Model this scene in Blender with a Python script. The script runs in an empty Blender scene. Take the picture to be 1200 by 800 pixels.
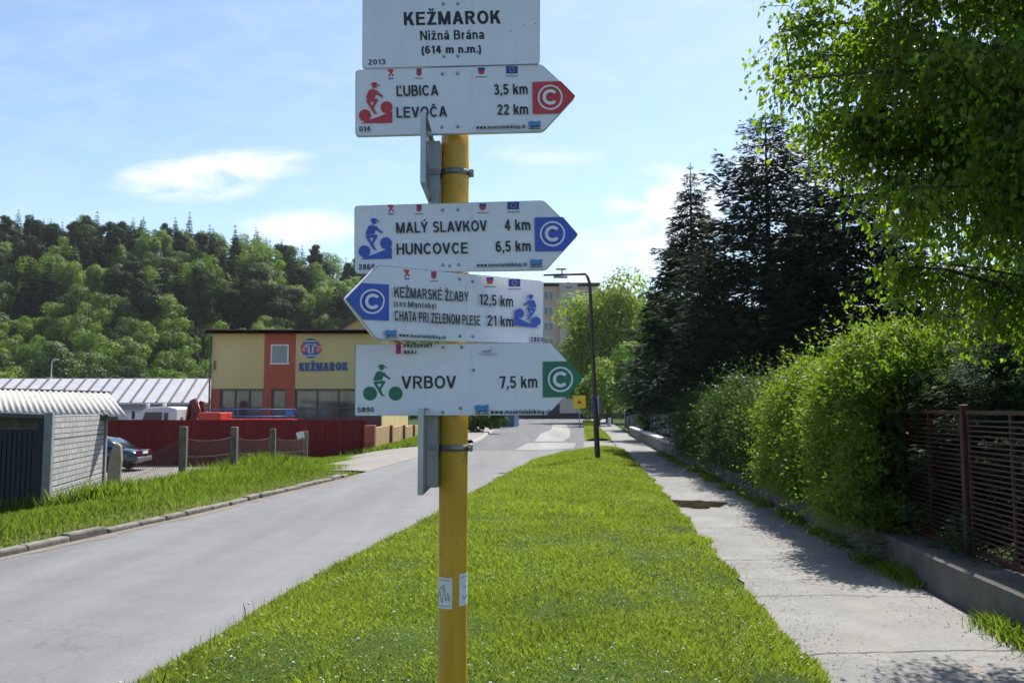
import bpy, bmesh, math, random
import numpy as np
from mathutils import Vector, Matrix

R = math.radians
sc = bpy.context.scene
COL = sc.collection
rng = np.random.default_rng(7)
rnd = random.Random(5)

# ------------------------------------------------------------------ camera
EYE = 1.65
FPX = 1000.0                      # focal length in pixels of the 1200 wide photograph
PITCH = math.atan(78 / FPX)
cam = bpy.data.cameras.new('camera')
cam.sensor_width = 36.0
cam.lens = FPX / 1200 * 36.0
cam.clip_start = 0.05
cam.clip_end = 6000
cam_o = bpy.data.objects.new('camera', cam)
COL.objects.link(cam_o)
cam_o.location = (0, 0, EYE)
cam_o.rotation_euler = (math.pi / 2 + PITCH, 0, 0)
cam.dof.use_dof = True
cam.dof.focus_distance = 2.9
cam.dof.aperture_fstop = 13
sc.camera = cam_o

# ------------------------------------------------------------------ light
SUN_EL, SUN_AZ = R(57), R(26)     # azimuth clockwise from +Y (the viewing direction)
w = bpy.data.worlds.new("World")
sc.world = w
w.use_nodes = True
nt = w.node_tree
for n in list(nt.nodes):
    nt.nodes.remove(n)


def N(tree, typ, **kw):
    n = tree.nodes.new(typ)
    for k, v in kw.items():
        if k[0] == 'i' and k[1:].isdigit():
            n.inputs[int(k[1:])].default_value = v
        else:
            setattr(n, k, v)
    return n


def math_node(tree, op, a, b=None, c=None, clamp=False):
    n = N(tree, 'ShaderNodeMath', operation=op, use_clamp=clamp)
    for i, x in enumerate((a, b, c)):
        if x is None:
            continue
        if isinstance(x, (int, float)):
            n.inputs[i].default_value = x
        else:
            tree.links.new(x, n.inputs[i])
    return n.outputs[0]


sky = N(nt, 'ShaderNodeTexSky', sky_type='NISHITA', sun_disc=False, sun_elevation=SUN_EL,
        sun_rotation=SUN_AZ, altitude=600, air_density=1.0, dust_density=1.3, ozone_density=1.0)
tc = N(nt, 'ShaderNodeTexCoord')
sep = N(nt, 'ShaderNodeSeparateXYZ')
nt.links.new(tc.outputs['Generated'], sep.inputs[0])
ysafe = math_node(nt, 'MAXIMUM', sep.outputs[1], 0.05)
ga = math_node(nt, 'DIVIDE', sep.outputs[0], ysafe)
gb = math_node(nt, 'DIVIDE', sep.outputs[2], ysafe)
cmb = N(nt, 'ShaderNodeCombineXYZ')
nt.links.new(ga, cmb.inputs[0])
nt.links.new(math_node(nt, 'MULTIPLY', gb, 2.6), cmb.inputs[1])
nz = N(nt, 'ShaderNodeTexNoise')
nz.inputs['Scale'].default_value = 11
nz.inputs['Detail'].default_value = 8
nz.inputs['Roughness'].default_value = 0.6
nz.inputs['Distortion'].default_value = 0.5
nt.links.new(cmb.outputs[0], nz.inputs['Vector'])
total = None
for (a0, b0, sa, sb, amt) in ((-0.385, 0.270, 0.105, 0.030, 1.4), (-0.31, 0.292, 0.09, 0.024, 1.2),
                              (-0.25, 0.212, 0.085, 0.028, 1.3), (0.04, 0.302, 0.09, 0.016, .55),
                              (0.185, 0.235, 0.08, 0.06, 1.9), (0.13, 0.17, 0.12, 0.05, .8),
                              (0.45, 0.27, 0.25, 0.07, .9), (0.33, .30, .08, .03, .8), (-0.8, 0.30, 0.2, 0.05, .8)):
    dx = math_node(nt, 'DIVIDE', math_node(nt, 'SUBTRACT', ga, a0), sa)
    dy = math_node(nt, 'DIVIDE', math_node(nt, 'SUBTRACT', gb, b0), sb)
    d2 = math_node(nt, 'ADD', math_node(nt, 'MULTIPLY', dx, dx), math_node(nt, 'MULTIPLY', dy, dy))
    m = math_node(nt, 'MULTIPLY', math_node(nt, 'SUBTRACT', 1.0, d2, clamp=True), amt)
    total = m if total is None else math_node(nt, 'ADD', total, m)
dens = math_node(nt, 'MULTIPLY', math_node(nt, 'ADD', total, 0.0),
                 math_node(nt, 'MULTIPLY', math_node(nt, 'SUBTRACT', nz.outputs[0], 0.34), 4.6, clamp=True), clamp=True)
veil = math_node(nt, 'MULTIPLY', math_node(nt, 'SUBTRACT', nz.outputs[0], 0.42), 0.5, clamp=True)
dens = math_node(nt, 'MULTIPLY', math_node(nt, 'MAXIMUM', dens, veil), 0.85)
mixc = N(nt, 'ShaderNodeMix', data_type='RGBA')
nt.links.new(dens, mixc.inputs[0])
tint = N(nt, 'ShaderNodeVectorMath', operation='MULTIPLY')
tint.inputs[1].default_value = (.945, 1.0, 1.0)
nt.links.new(sky.outputs[0], tint.inputs[0])
nt.links.new(tint.outputs[0], mixc.inputs[6])
mixc.inputs[7].default_value = (5.7, 5.9, 6.2, 1)
bg = N(nt, 'ShaderNodeBackground')
bg.inputs[1].default_value = 0.096
nt.links.new(mixc.outputs[2], bg.inputs[0])
wo = N(nt, 'ShaderNodeOutputWorld')
nt.links.new(bg.outputs[0], wo.inputs[0])

sun = bpy.data.lights.new('sun', 'SUN')
sun.energy = 4.2
sun.angle = R(0.55)
sun.color = (1.0, 0.95, 0.87)
sun_o = bpy.data.objects.new('sun', sun)
COL.objects.link(sun_o)
S = Vector((math.cos(SUN_EL) * math.sin(SUN_AZ), math.cos(SUN_EL) * math.cos(SUN_AZ), math.sin(SUN_EL)))
sun_o.rotation_euler = S.to_track_quat('Z', 'Y').to_euler()
sun_o.location = (20, 40, 60)

vs = sc.view_settings
vs.view_transform = 'Standard'
vs.look = 'None'
vs.exposure = 1.0
vs.gamma = 1
vs.use_curve_mapping = False
try:
    sc.cycles.max_bounces = 8
    sc.cycles.transparent_max_bounces = 8
    sc.cycles.sample_clamp_indirect = 6
    sc.cycles.use_denoising = True
except Exception:
    pass

# ------------------------------------------------------------------ photograph pixel -> ray
CP, SP = math.cos(PITCH), math.sin(PITCH)


def ray(u, v):
    r, p = (u - 600) / FPX, (400 - v) / FPX
    return Vector((r, CP - p * SP, SP + p * CP))


def at(u, v, Y):                  # point seen at (u, v) at distance Y ahead
    d = ray(u, v)
    t = Y / d.y
    return Vector((d.x * t, Y, EYE + d.z * t))


def gnd(u, v, z=0.0):             # point of height z seen at (u, v)
    d = ray(u, v)
    t = (z - EYE) / d.z
    return Vector((d.x * t, d.y * t, z))


# ------------------------------------------------------------------ materials
MATS = {}


def mat(name, col, rough=0.7, var=0.15, scale=6.0, bump=0.0, metal=0.0, spec=0.5, col2=None, detail=6, stretch=None, coat=0.0):
    """principled material with object-space noise that varies the colour, roughness and (optionally) the relief"""
    if name in MATS:
        return MATS[name]
    m = bpy.data.materials.new(name)
    m.use_nodes = True
    t = m.node_tree
    b = t.nodes['Principled BSDF']
    b.inputs['Roughness'].default_value = rough
    b.inputs['Metallic'].default_value = metal
    b.inputs['Specular IOR Level'].default_value = spec
    b.inputs['Coat Weight'].default_value = coat
    c = N(t, 'ShaderNodeTexCoord')
    src = c.outputs['Object']
    if stretch:
        mp = N(t, 'ShaderNodeMapping')
        mp.inputs['Scale'].default_value = stretch
        t.links.new(src, mp.inputs[0])
        src = mp.outputs[0]
    nz = N(t, 'ShaderNodeTexNoise')
    nz.inputs['Scale'].default_value = scale
    nz.inputs['Detail'].default_value = detail
    nz.inputs['Roughness'].default_value = 0.62
    t.links.new(src, nz.inputs['Vector'])
    rp = N(t, 'ShaderNodeValToRGB')
    rp.color_ramp.elements[0].position = 0.3
    rp.color_ramp.elements[1].position = 0.7
    lo = [x * (1 - var) for x in col]
    hi = list(col2) if col2 else [min(1, x * (1 + var)) for x in col]
    rp.color_ramp.elements[0].color = (*lo, 1)
    rp.color_ramp.elements[1].color = (*hi, 1)
    t.links.new(nz.outputs[0], rp.inputs[0])
    t.links.new(rp.outputs[0], b.inputs['Base Color'])
    if bump:
        bp = N(t, 'ShaderNodeBump')
        bp.inputs['Strength'].default_value = bump
        bp.inputs['Distance'].default_value = 0.01
        t.links.new(nz.outputs[0], bp.inputs['Height'])
        t.links.new(bp.outputs[0], b.inputs['Normal'])
    MATS[name] = m
    return m


def leaf_mat(name, dark, light, trans=0.45, rough=0.5, tcol=None, spec=0.3):
    """two-sided leaf: 'tint' attribute picks each leaf's own hue"""
    m = bpy.data.materials.new(name)
    m.use_nodes = True
    t = m.node_tree
    b = t.nodes['Principled BSDF']
    b.inputs['Roughness'].default_value = rough
    b.inputs['Specular IOR Level'].default_value = spec
    a = N(t, 'ShaderNodeAttribute', attribute_name='tint')
    mx = N(t, 'ShaderNodeMix', data_type='RGBA')
    mx.inputs[6].default_value = (*dark, 1)
    mx.inputs[7].default_value = (*light, 1)
    t.links.new(a.outputs['Fac'], mx.inputs[0])
    t.links.new(mx.outputs[2], b.inputs['Base Color'])
    tr = N(t, 'ShaderNodeBsdfTranslucent')
    if tcol:
        m2 = N(t, 'ShaderNodeMix', data_type='RGBA')
        m2.inputs[6].default_value = (*[x * .7 for x in tcol], 1)
        m2.inputs[7].default_value = (*tcol, 1)
        t.links.new(a.outputs['Fac'], m2.inputs[0])
        t.links.new(m2.outputs[2], tr.inputs[0])
    else:
        t.links.new(mx.outputs[2], tr.inputs[0])
    ms = N(t, 'ShaderNodeMixShader')
    ms.inputs[0].default_value = trans
    t.links.new(b.outputs[0], ms.inputs[1])
    t.links.new(tr.outputs[0], ms.inputs[2])
    t.links.new(ms.outputs[0], t.nodes['Material Output'].inputs[0])
    return m


def glass_mat(name, col, rough=0.08):
    return mat(name, col, rough, 0.1, 2.0, spec=0.9)


# ------------------------------------------------------------------ building blocks
def tag(o, label=None, cat=None, group=None, kind=None):
    if label:
        o['label'] = label
    if cat:
        o['category'] = cat
    if group:
        o['group'] = group
    if kind:
        o['kind'] = kind
    return o


def empty(name, loc=(0, 0, 0), rz=0.0, label=None, cat=None, group=None):
    o = bpy.data.objects.new(name, None)
    o.empty_display_size = 0.2
    o.location = loc
    o.rotation_euler = (0, 0, rz)
    COL.objects.link(o)
    return tag(o, label, cat, group)


def link(name, me, m, parent=None):
    o = bpy.data.objects.new(name, me)
    if m is not None:
        me.materials.append(m)
    COL.objects.link(o)
    if parent is not None:
        o.parent = parent
    return o


def mesh_np(name, V, F, tint=None):
    """V (n,3), F (m,k) all faces with k corners"""
    V = np.asarray(V, dtype=np.float32)
    F = np.asarray(F, dtype=np.int32)
    me = bpy.data.meshes.new(name)
    k = F.shape[1]
    me.vertices.add(len(V))
    me.vertices.foreach_set('co', V.ravel())
    me.loops.add(F.size)
    me.loops.foreach_set('vertex_index', F.ravel())
    me.polygons.add(len(F))
    me.polygons.foreach_set('loop_start', np.arange(0, F.size, k, dtype=np.int32))
    me.polygons.foreach_set('loop_total', np.full(len(F), k, dtype=np.int32))
    me.update(calc_edges=True)
    if tint is not None:
        a = me.attributes.new('tint', 'FLOAT', 'FACE')
        a.data.foreach_set('value', np.asarray(tint, dtype=np.float32))
    return me


class MB:
    """collects shapes for ONE mesh object"""

    def __init__(s):
        s.v, s.f, s.smooth = [], [], []

    def add(s, vs, fs, smooth=False):
        o = len(s.v)
        s.v += [tuple(x) for x in vs]
        s.f += [tuple(i + o for i in f) for f in fs]
        s.smooth += [smooth] * len(fs)
        return s

    def box(s, c, d, rz=0.0, bev=0.0, rot=None):
        """centre, full size; chamfered when bev > 0"""
        x, y, z = d[0] / 2, d[1] / 2, d[2] / 2
        bm = bmesh.new()
        bmesh.ops.create_cube(bm, size=1)
        for q in bm.verts:
            q.co = (q.co.x * 2 * x, q.co.y * 2 * y, q.co.z * 2 * z)
        if bev:
            bmesh.ops.bevel(bm, geom=bm.edges[:], offset=bev, segments=2, affect='EDGES', profile=0.5)
        M = Matrix.Translation(c) @ (rot if rot else Matrix.Rotation(rz, 4, 'Z'))
        bm.verts.index_update()
        s.add([M @ q.co for q in bm.verts], [[q.index for q in f.verts] for f in bm.faces])
        bm.free()
        return s

    def beam(s, a, b, wx, wz):
        """rectangular bar from a to b"""
        a, b = Vector(a), Vector(b)
        d = (b - a).normalized()
        up = Vector((0, 0, 1)) if abs(d.z) < .9 else Vector((0, 1, 0))
        x = d.cross(up).normalized()
        z = x.cross(d).normalized()
        vs = [p + x * sx * wx / 2 + z * sz * wz / 2 for p in (a, b) for sx, sz in ((-1, -1), (1, -1), (1, 1), (-1, 1))]
        s.add(vs, [(0, 3, 2, 1), (4, 5, 6, 7), (0, 1, 5, 4), (1, 2, 6, 5), (2, 3, 7, 6), (3, 0, 4, 7)])
        return s

    def tube(s, pts, rads, n=10, caps=True):
        pts = [Vector(p) for p in pts]
        if not hasattr(rads, '__len__'):
            rads = [rads] * len(pts)
        vs, fs = [], []
        px = None
        for i, p in enumerate(pts):
            d = (pts[min(i + 1, len(pts) - 1)] - pts[max(i - 1, 0)]).normalized()
            if px is None:
                px = d.orthogonal().normalized()
            px = (px - d * px.dot(d)).normalized()
            y = d.cross(px)
            for k in range(n):
                a = 2 * math.pi * k / n
                vs.append(p + (px * math.cos(a) + y * math.sin(a)) * rads[i])
        for i in range(len(pts) - 1):
            for k in range(n):
                a, b = i * n + k, i * n + (k + 1) % n
                fs.append((a, b, b + n, a + n))
        s.add(vs, fs, True)
        if caps:
            m = len(s.v) - len(vs)
            s.f += [tuple(m + k for k in reversed(range(n))), tuple(m + (len(pts) - 1) * n + k for k in range(n))]
            s.smooth += [False, False]
        return s

    def lathe(s, prof, c=(0, 0, 0), n=24, axis='Z'):
        """prof = [(r, z)] around an axis through c"""
        vs, fs = [], []
        for r, z in prof:
            for k in range(n):
                a = 2 * math.pi * k / n
                p = (r * math.cos(a), r * math.sin(a), z)
                if axis == 'Y':
                    p = (p[0], p[2], p[1])
                elif axis == 'X':
                    p = (p[2], p[0], p[1])
                vs.append((p[0] + c[0], p[1] + c[1], p[2] + c[2]))
        for i in range(len(prof) - 1):
            for k in range(n):
                a, b = i * n + k, i * n + (k + 1) % n
                fs.append((a, b, b + n, a + n))
        s.add(vs, fs, True)
        m = len(s.v) - len(vs)
        s.f += [tuple(m + k for k in reversed(range(n))), tuple(m + (len(prof) - 1) * n + k for k in range(n))]
        s.smooth += [False, False]
        return s

    def poly(s, pts):
        s.add(pts, [tuple(range(len(pts)))])
        return s

    def prism(s, pts, vec):
        """flat outline pushed along vec"""
        pts = [Vector(p) for p in pts]
        vec = Vector(vec)
        n = len(pts)
        s.add(pts + [p + vec for p in pts],
              [tuple(range(n)), tuple(range(2 * n - 1, n - 1, -1))] + [(i, i + n, (i + 1) % n + n, (i + 1) % n) for i in range(n)])
        return s

    def build(s, name, m, parent=None, bev=0.0):
        me = bpy.data.meshes.new(name)
        me.from_pydata(s.v, [], s.f)
        me.polygons.foreach_set('use_smooth', s.smooth)
        bm = bmesh.new()
        bm.from_mesh(me)
        bmesh.ops.recalc_face_normals(bm, faces=bm.faces)
        if bev:
            bmesh.ops.bevel(bm, geom=[e for e in bm.edges if e.is_manifold and e.calc_face_angle(0) > .5],
                            offset=bev, segments=2, affect='EDGES', profile=.5)
        bm.to_mesh(me)
        bm.free()
        return link(name, me, m, parent)


def copy_tree(o, parent=None, top=True):
    c = o.copy()
    COL.objects.link(c)
    if parent is not None:
        c.parent = parent
    for ch in list(o.children):
        copy_tree(ch, c, False)
    return c


def interp(tab, y):
    return float(np.interp(y, [t[0] for t in tab], [t[1] for t in tab]))


def unit(a):
    return a / np.maximum(np.linalg.norm(a, axis=-1, keepdims=True), 1e-9)


def leaf_quads(P, D, Nn, L, W, fold=0.0):
    """diamond leaves: base P, direction D, rough normal Nn, length L, width W -> V, F (one quad each)"""
    D = unit(D)
    Sd = unit(np.cross(D, Nn))
    Nf = np.cross(Sd, D)
    L = np.asarray(L).reshape(-1, 1)
    W = np.asarray(W).reshape(-1, 1)
    m = P + D * L * 0.45
    V = np.stack([P, m + Sd * W / 2 + Nf * W * fold, P + D * L, m - Sd * W / 2 + Nf * W * fold], 1).reshape(-1, 3)
    F = np.arange(len(P) * 4).reshape(-1, 4)
    return V, F


def rand_dirs(n, r=rng):
    return unit(r.normal(size=(n, 3)))


# ------------------------------------------------------------------ plan of the place (Y -> X)
XL = [(-10, -9.0), (0, -7.15), (9.5, -5.69), (13.5, -4.95), (20.1, -4.02), (43.4, -1.74), (103, -0.9), (150, -.5)]
XR = [(-10, -4.1), (0, -2.8), (5.1, -2.15), (7.8, -1.9), (12.3, -1.23), (20.6, -.12), (26, .65), (29.5, 1.5), (32, 2.6), (36, 3.0),
      (60, 5.0), (103, 8.4), (150, 12)]
SL = [(-10, .4), (5.1, 1.76), (14.7, 2.65), (24.6, 3.52), (59, 6.2), (103, 9.6), (130, 11.8)]      # sidewalk, road side
WF = [(-10, 2.0), (0, 2.95), (6, 3.52), (14.2, 4.28), (19.6, 4.66), (27, 5.15), (51.6, 7.1), (110, 12.4), (130, 14.1)]      # wall face
xl = lambda y: interp(XL, y)
xr = lambda y: interp(XR, y)
sl = lambda y: interp(SL, y)
wf = lambda y: interp(WF, y)


def sstep(a, b, x):
    t = np.clip((np.asarray(x, float) - a) / (b - a), 0, 1)
    return t * t * (3 - 2 * t)


def ridge_y(x):                   # where the wooded slope starts
    return np.interp(x, [-400, -60, -25, 10, 60, 400], [128, 128, 150, 255, 300, 320])


def hill(x, y):
    y0 = ridge_y(x)
    top = np.interp(x, [-400, -150, -95, -45, -10, 20, 100, 400], [37, 41, 42.5, 32.5, 33, 47, 50, 48])
    return top * sstep(y0, y0 + 105, y) + 4 * sstep(y0 + 100, y0 + 300, y)


def zg(x, y):
    x = np.asarray(x, float)
    y = np.asarray(y, float)
    s = np.interp(y, [t[0] for t in XL], [t[1] for t in XL]) - x
    far = 1 - sstep(70, 110, y)
    z = -0.9 * sstep(0.8, 9.0, s) * far
    return z + hill(x, y)

# ------------------------------------------------------------------ ground
def grid_sheet(name, xs, ys, zfun, m, keep=None, kind='structure'):
    X, Y = np.meshgrid(xs, ys)
    Z = zfun(X, Y)
    V = np.stack([X, Y, Z], -1).reshape(-1, 3)
    nx, ny = len(xs), len(ys)
    i = np.arange(nx * ny).reshape(ny, nx)
    F = np.stack([i[:-1, :-1], i[:-1, 1:], i[1:, 1:], i[1:, :-1]], -1).reshape(-1, 4)
    if keep is not None:
        c = V[F].mean(1)
        F = F[keep(c[:, 0], c[:, 1])]
    me = mesh_np(name, V, F)
    me.polygons.foreach_set('use_smooth', np.ones(len(F), bool))
    o = link(name, me, m)
    o['kind'] = kind
    return o


def band_sheet(name, left, right, ys, zfun, m, n=8):
    """strip between two X(Y) edges"""
    V, F = [], []
    for j, y in enumerate(ys):
        a, b = left(y), right(y)
        for k in range(n + 1):
            x = a + (b - a) * k / n
            V.append((x, y, zfun(k / n, x, y)))
        if j:
            o = (j - 1) * (n + 1)
            for k in range(n):
                F.append((o + k, o + k + 1, o + k + n + 2, o + k + n + 1))
    me = mesh_np(name, V, F)
    me.polygons.foreach_set('use_smooth', np.ones(len(F), bool))
    o = link(name, me, m)
    o['kind'] = 'structure'
    return o


def ground_material(name, base, kind):
    """worn asphalt / concrete: fine grit, broad patches, stretched traffic bands, thin cracks"""
    m = bpy.data.materials.new(name)
    m.use_nodes = True
    t = m.node_tree
    L = t.links
    b = t.nodes['Principled BSDF']
    b.inputs['Roughness'].default_value = .85
    b.inputs['Specular IOR Level'].default_value = .35
    tc = N(t, 'ShaderNodeTexCoord')
    P = tc.outputs['Object']

    def noise(scale, detail=4, st=None, rough=.6):
        src = P
        if st:
            mp = N(t, 'ShaderNodeMapping')
            mp.inputs['Scale'].default_value = st
            mp.inputs['Rotation'].default_value = (0, 0, R(7))
            L.new(P, mp.inputs[0])
            src = mp.outputs[0]
        n = N(t, 'ShaderNodeTexNoise')
        n.inputs['Scale'].default_value = scale
        n.inputs['Detail'].default_value = detail
        n.inputs['Roughness'].default_value = rough
        L.new(src, n.inputs['Vector'])
        return n.outputs[0]
    grit = noise(90, 3)
    mid = noise(2.2, 8)
    big = noise(.35, 4)
    bands = noise(1.0, 5, (1.0, .06, 1))
    f = math_node(t, 'ADD', math_node(t, 'MULTIPLY', math_node(t, 'SUBTRACT', grit, .5), .8),
                  math_node(t, 'MULTIPLY', math_node(t, 'SUBTRACT', mid, .5), .40 if kind == 'asphalt' else .75))
    f = math_node(t, 'ADD', f, math_node(t, 'MULTIPLY', math_node(t, 'SUBTRACT', big, .5), .30 if kind == 'asphalt' else .45))
    if kind == 'asphalt':
        f = math_node(t, 'ADD', f, math_node(t, 'MULTIPLY', math_node(t, 'SUBTRACT', bands, .5), .95))
    f = math_node(t, 'ADD', f, math_node(t, 'MULTIPLY', math_node(t, 'SUBTRACT', noise(24, 4), .5), .45))
    f = math_node(t, 'ADD', f, 1.0)
    # cracks
    vo = N(t, 'ShaderNodeTexVoronoi', feature='DISTANCE_TO_EDGE')
    vo.inputs['Scale'].default_value = .33 if kind == 'asphalt' else .45
    wv = N(t, 'ShaderNodeVectorMath', operation='ADD')
    wn = N(t, 'ShaderNodeTexNoise')
    wn.inputs['Scale'].default_value = 1.6
    wn.inputs['Detail'].default_value = 6
    L.new(P, wn.inputs['Vector'])
    L.new(P, wv.inputs[0])
    sv = N(t, 'ShaderNodeVectorMath', operation='SCALE')
    sv.inputs[3].default_value = 1.1
    L.new(wn.outputs[1], sv.inputs[0])
    L.new(sv.outputs[0], wv.inputs[1])
    L.new(wv.outputs[0], vo.inputs['Vector'])
    crack = math_node(t, 'SUBTRACT', 1.0, math_node(t, 'DIVIDE', vo.outputs[0], .006 if kind == 'asphalt' else .009, clamp=True), clamp=True)
    gate = math_node(t, 'MULTIPLY', math_node(t, 'SUBTRACT', noise(.5, 2), .47), 8, clamp=True)
    crack = math_node(t, 'MULTIPLY', math_node(t, 'MULTIPLY', crack, gate), .2 if kind == 'asphalt' else .4)
    f = math_node(t, 'MULTIPLY', f, math_node(t, 'SUBTRACT', 1.0, crack))
    mu = N(t, 'ShaderNodeVectorMath', operation='SCALE')
    mu.inputs[0].default_value = base
    L.new(f, mu.inputs[3])
    if kind == 'concrete':       # sandy, rust-brown dirt in places
        mx = N(t, 'ShaderNodeMix', data_type='RGBA')
        L.new(math_node(t, 'MULTIPLY', math_node(t, 'SUBTRACT', noise(.9, 6), .56), 3.5, clamp=True), mx.inputs[0])
        L.new(mu.outputs[0], mx.inputs[6])
        mx.inputs[7].default_value = (.27, .215, .16, 1)
        L.new(mx.outputs[2], b.inputs['Base Color'])
    else:
        L.new(mu.outputs[0], b.inputs['Base Color'])
    bp = N(t, 'ShaderNodeBump')
    bp.inputs['Strength'].default_value = .35
    bp.inputs['Distance'].default_value = .006
    L.new(math_node(t, 'SUBTRACT', grit, math_node(t, 'MULTIPLY', crack, 2)), bp.inputs['Height'])
    L.new(bp.outputs[0], b.inputs['Normal'])
    return m


M_soil = mat('soil', (.030, .050, .012), .95, .35, .6, .4, col2=(.040, .075, .012), spec=.1)
M_asphalt = ground_material('asphalt', (.148, .148, .150), 'asphalt')
M_asphalt2 = ground_material('asphalt_far', (.10, .10, .106), 'asphalt')
M_patch = ground_material('asphalt_patch', (.22, .218, .212), 'asphalt')
M_walk = ground_material('pavement_concrete', (.190, .186, .178), 'concrete')
M_yard = ground_material('yard_gravel', (.20, .185, .165), 'concrete')
M_conc = mat('concrete', (.27, .265, .25), .9, .3, 3.0, .5)
M_concd = mat('old_concrete', (.15, .132, .105), .92, .35, 5.0, .6)


def axis(parts):
    out = []
    for a, b, st in parts:
        out += list(np.arange(a, b, st))
    out.append(parts[-1][1])
    return np.array(out)


gx = axis([(-4000, -400, 400), (-400, -160, 20), (-160, -40, 5), (-40, -20, 2), (-20, 14, .5), (14, 60, 4), (60, 400, 20), (400, 4000, 400)])
gy = axis([(-4000, -200, 500), (-200, -20, 20), (-20, 60, .6), (60, 130, 2), (130, 460, 6), (460, 1000, 60), (1000, 5000, 500)])
grid_sheet('ground', gx, gy, lambda x, y: zg(x, y) - .05, M_soil)

ysr = axis([(-10, 40, .5), (40, 140, 2)])
band_sheet('road', xl, lambda y: xr(y) + .35, axis([(-10, 33.4, .4)]), lambda k, x, y: 0.0, M_asphalt)
band_sheet('road', xl, lambda y: xr(y) + .35, axis([(33.4, 150, 1.5)]), lambda k, x, y: 0.0, M_asphalt2)
# lighter relaid patches
def flat_patch(name, pts, z, m):
    me = bpy.data.meshes.new(name)
    me.from_pydata([(p[0], p[1], z) for p in pts], [], [tuple(range(len(pts)))])
    o = link(name, me, m)
    o['kind'] = 'structure'
    return o


flat_patch('road_patch', [gnd(u, v) for u, v in ((603, 527), (640, 527), (672, 525), (675, 519), (650, 518.5), (618, 519))], .004, M_patch)
flat_patch('road_patch', [gnd(u, v) for u, v in ((626, 517), (660, 517), (668, 511), (668, 503), (662, 496), (648, 496), (646, 503), (634, 508))], .004, M_patch)
# driveway apron through the median, and the far pavement on the left
band_sheet('driveway_apron', xr, lambda y: sl(y) - .03, axis([(33.2, 42.5, .5)]), lambda k, x, y: .02 + .02 * k, M_walk)
band_sheet('far_pavement', lambda y: xl(y) - 1.5 - .02 * (y - 43), lambda y: xl(y) + .02, axis([(41, 110, 2)]), lambda k, x, y: .13, M_walk)
band_sheet('kerb_face', lambda y: xl(y) + .02, lambda y: xl(y) + .14, axis([(41, 110, 2)]), lambda k, x, y: .13 if k < .6 else 0.0, M_conc, n=2)

ysw = axis([(-10, 30, .3), (30, 130, 1.5)])
wob = lambda y, s: .05 * math.sin(y * 1.7 + s) + .04 * math.sin(y * 4.1 + 2 * s) + .02 * math.sin(y * 9 + s)
band_sheet('pavement', lambda y: sl(y) + wob(y, 0) * 1.3, lambda y: wf(y) - .03, ysw, lambda k, x, y: .05, M_walk)

# yard and its entrance on the left
band_sheet('yard', lambda y: -60 + 0 * y, lambda y: xl(y) - 9.2, axis([(23, 62, 1)]), lambda k, x, y: float(zg(x, y)) + .03, M_yard, n=50)
band_sheet('yard_entrance', lambda y: xl(y) - 9.3, lambda y: xl(y) + .0, axis([(22.5, 37, .5)]),
           lambda k, x, y: float(zg(x, y)) + (.03 if k < 1 else .006), M_yard, n=24)

# median and second lawn
def dome(k):
    return .06 + .10 * math.sin(math.pi * k) ** .7 if 0 < k < 1 else .0


def med_l(y):
    return xr(y) + wob(y, 3) * 1.2


band_sheet('median', med_l, lambda y: max(sl(y) + wob(y, 0) * 1.3 + .12, med_l(y) + .05), axis([(-10, 33.4, .3)]), lambda k, x, y: dome(k) if y < 33.2 else 0, M_soil, n=14)
band_sheet('lawn', lambda y: xr(y) + .1, lambda y: max(sl(y) - .0, xr(y) + .2), axis([(42.6, 103, 1)]), lambda k, x, y: dome(k), M_soil, n=6)

M_grit = ground_material('road_grit', (.165, .145, .115), 'concrete')
band_sheet('road_edge_grit', lambda y: xl(y) + .005, lambda y: xl(y) + .12 + 1.6 * abs(wob(y, 5)), axis([(2, 21, .2)]), lambda k, x, y: .004, M_grit, n=2)
band_sheet('road_edge_grit', lambda y: xr(y) - .05 - 1.3 * abs(wob(y, 8)), lambda y: xr(y) + .1, axis([(2, 30, .2)]), lambda k, x, y: .004, M_grit, n=2)

# kerb stones on the left of the road
k = MB()
y = 2.0
while y < 20.6:
    ln = .62 + rnd.uniform(-.14, .16)
    y2 = min(y + ln, 20.8)
    a, b = Vector((xl(y), y, 0)), Vector((xl(y2), y2, 0))
    d = b - a
    k.box(((a + b) / 2 + Vector((-.07 + rnd.uniform(-.015, .015), 0, .0 + rnd.uniform(-.02, .015)))),
          (.15, d.length - .02, .17), rz=math.atan2(-d.x, d.y) + rnd.uniform(-.055, .055), bev=.028)
    y = y2
k = k.build('kerb', mat('kerb_stone', (.15, .14, .12), .9, .45, 7, .7))
k['kind'] = 'structure'

# muddy puddle on the pavement
M_mud = mat('puddle_mud', (.030, .021, .013), .14, .4, 3.0, spec=.45, col2=(.055, .038, .022))
pts = []
for i in range(40):
    a = 2 * math.pi * i / 40
    rr = 1 + .16 * math.sin(3 * a + 1) + .1 * math.sin(7 * a) + .06 * math.sin(13 * a)
    pts.append((3.05 + .47 * rr * math.cos(a), 14.45 + .62 * rr * math.sin(a) * (1 + .2 * math.cos(a))))
p = flat_patch('puddle', pts, .055, M_mud)
p['kind'] = 'structure'
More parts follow.
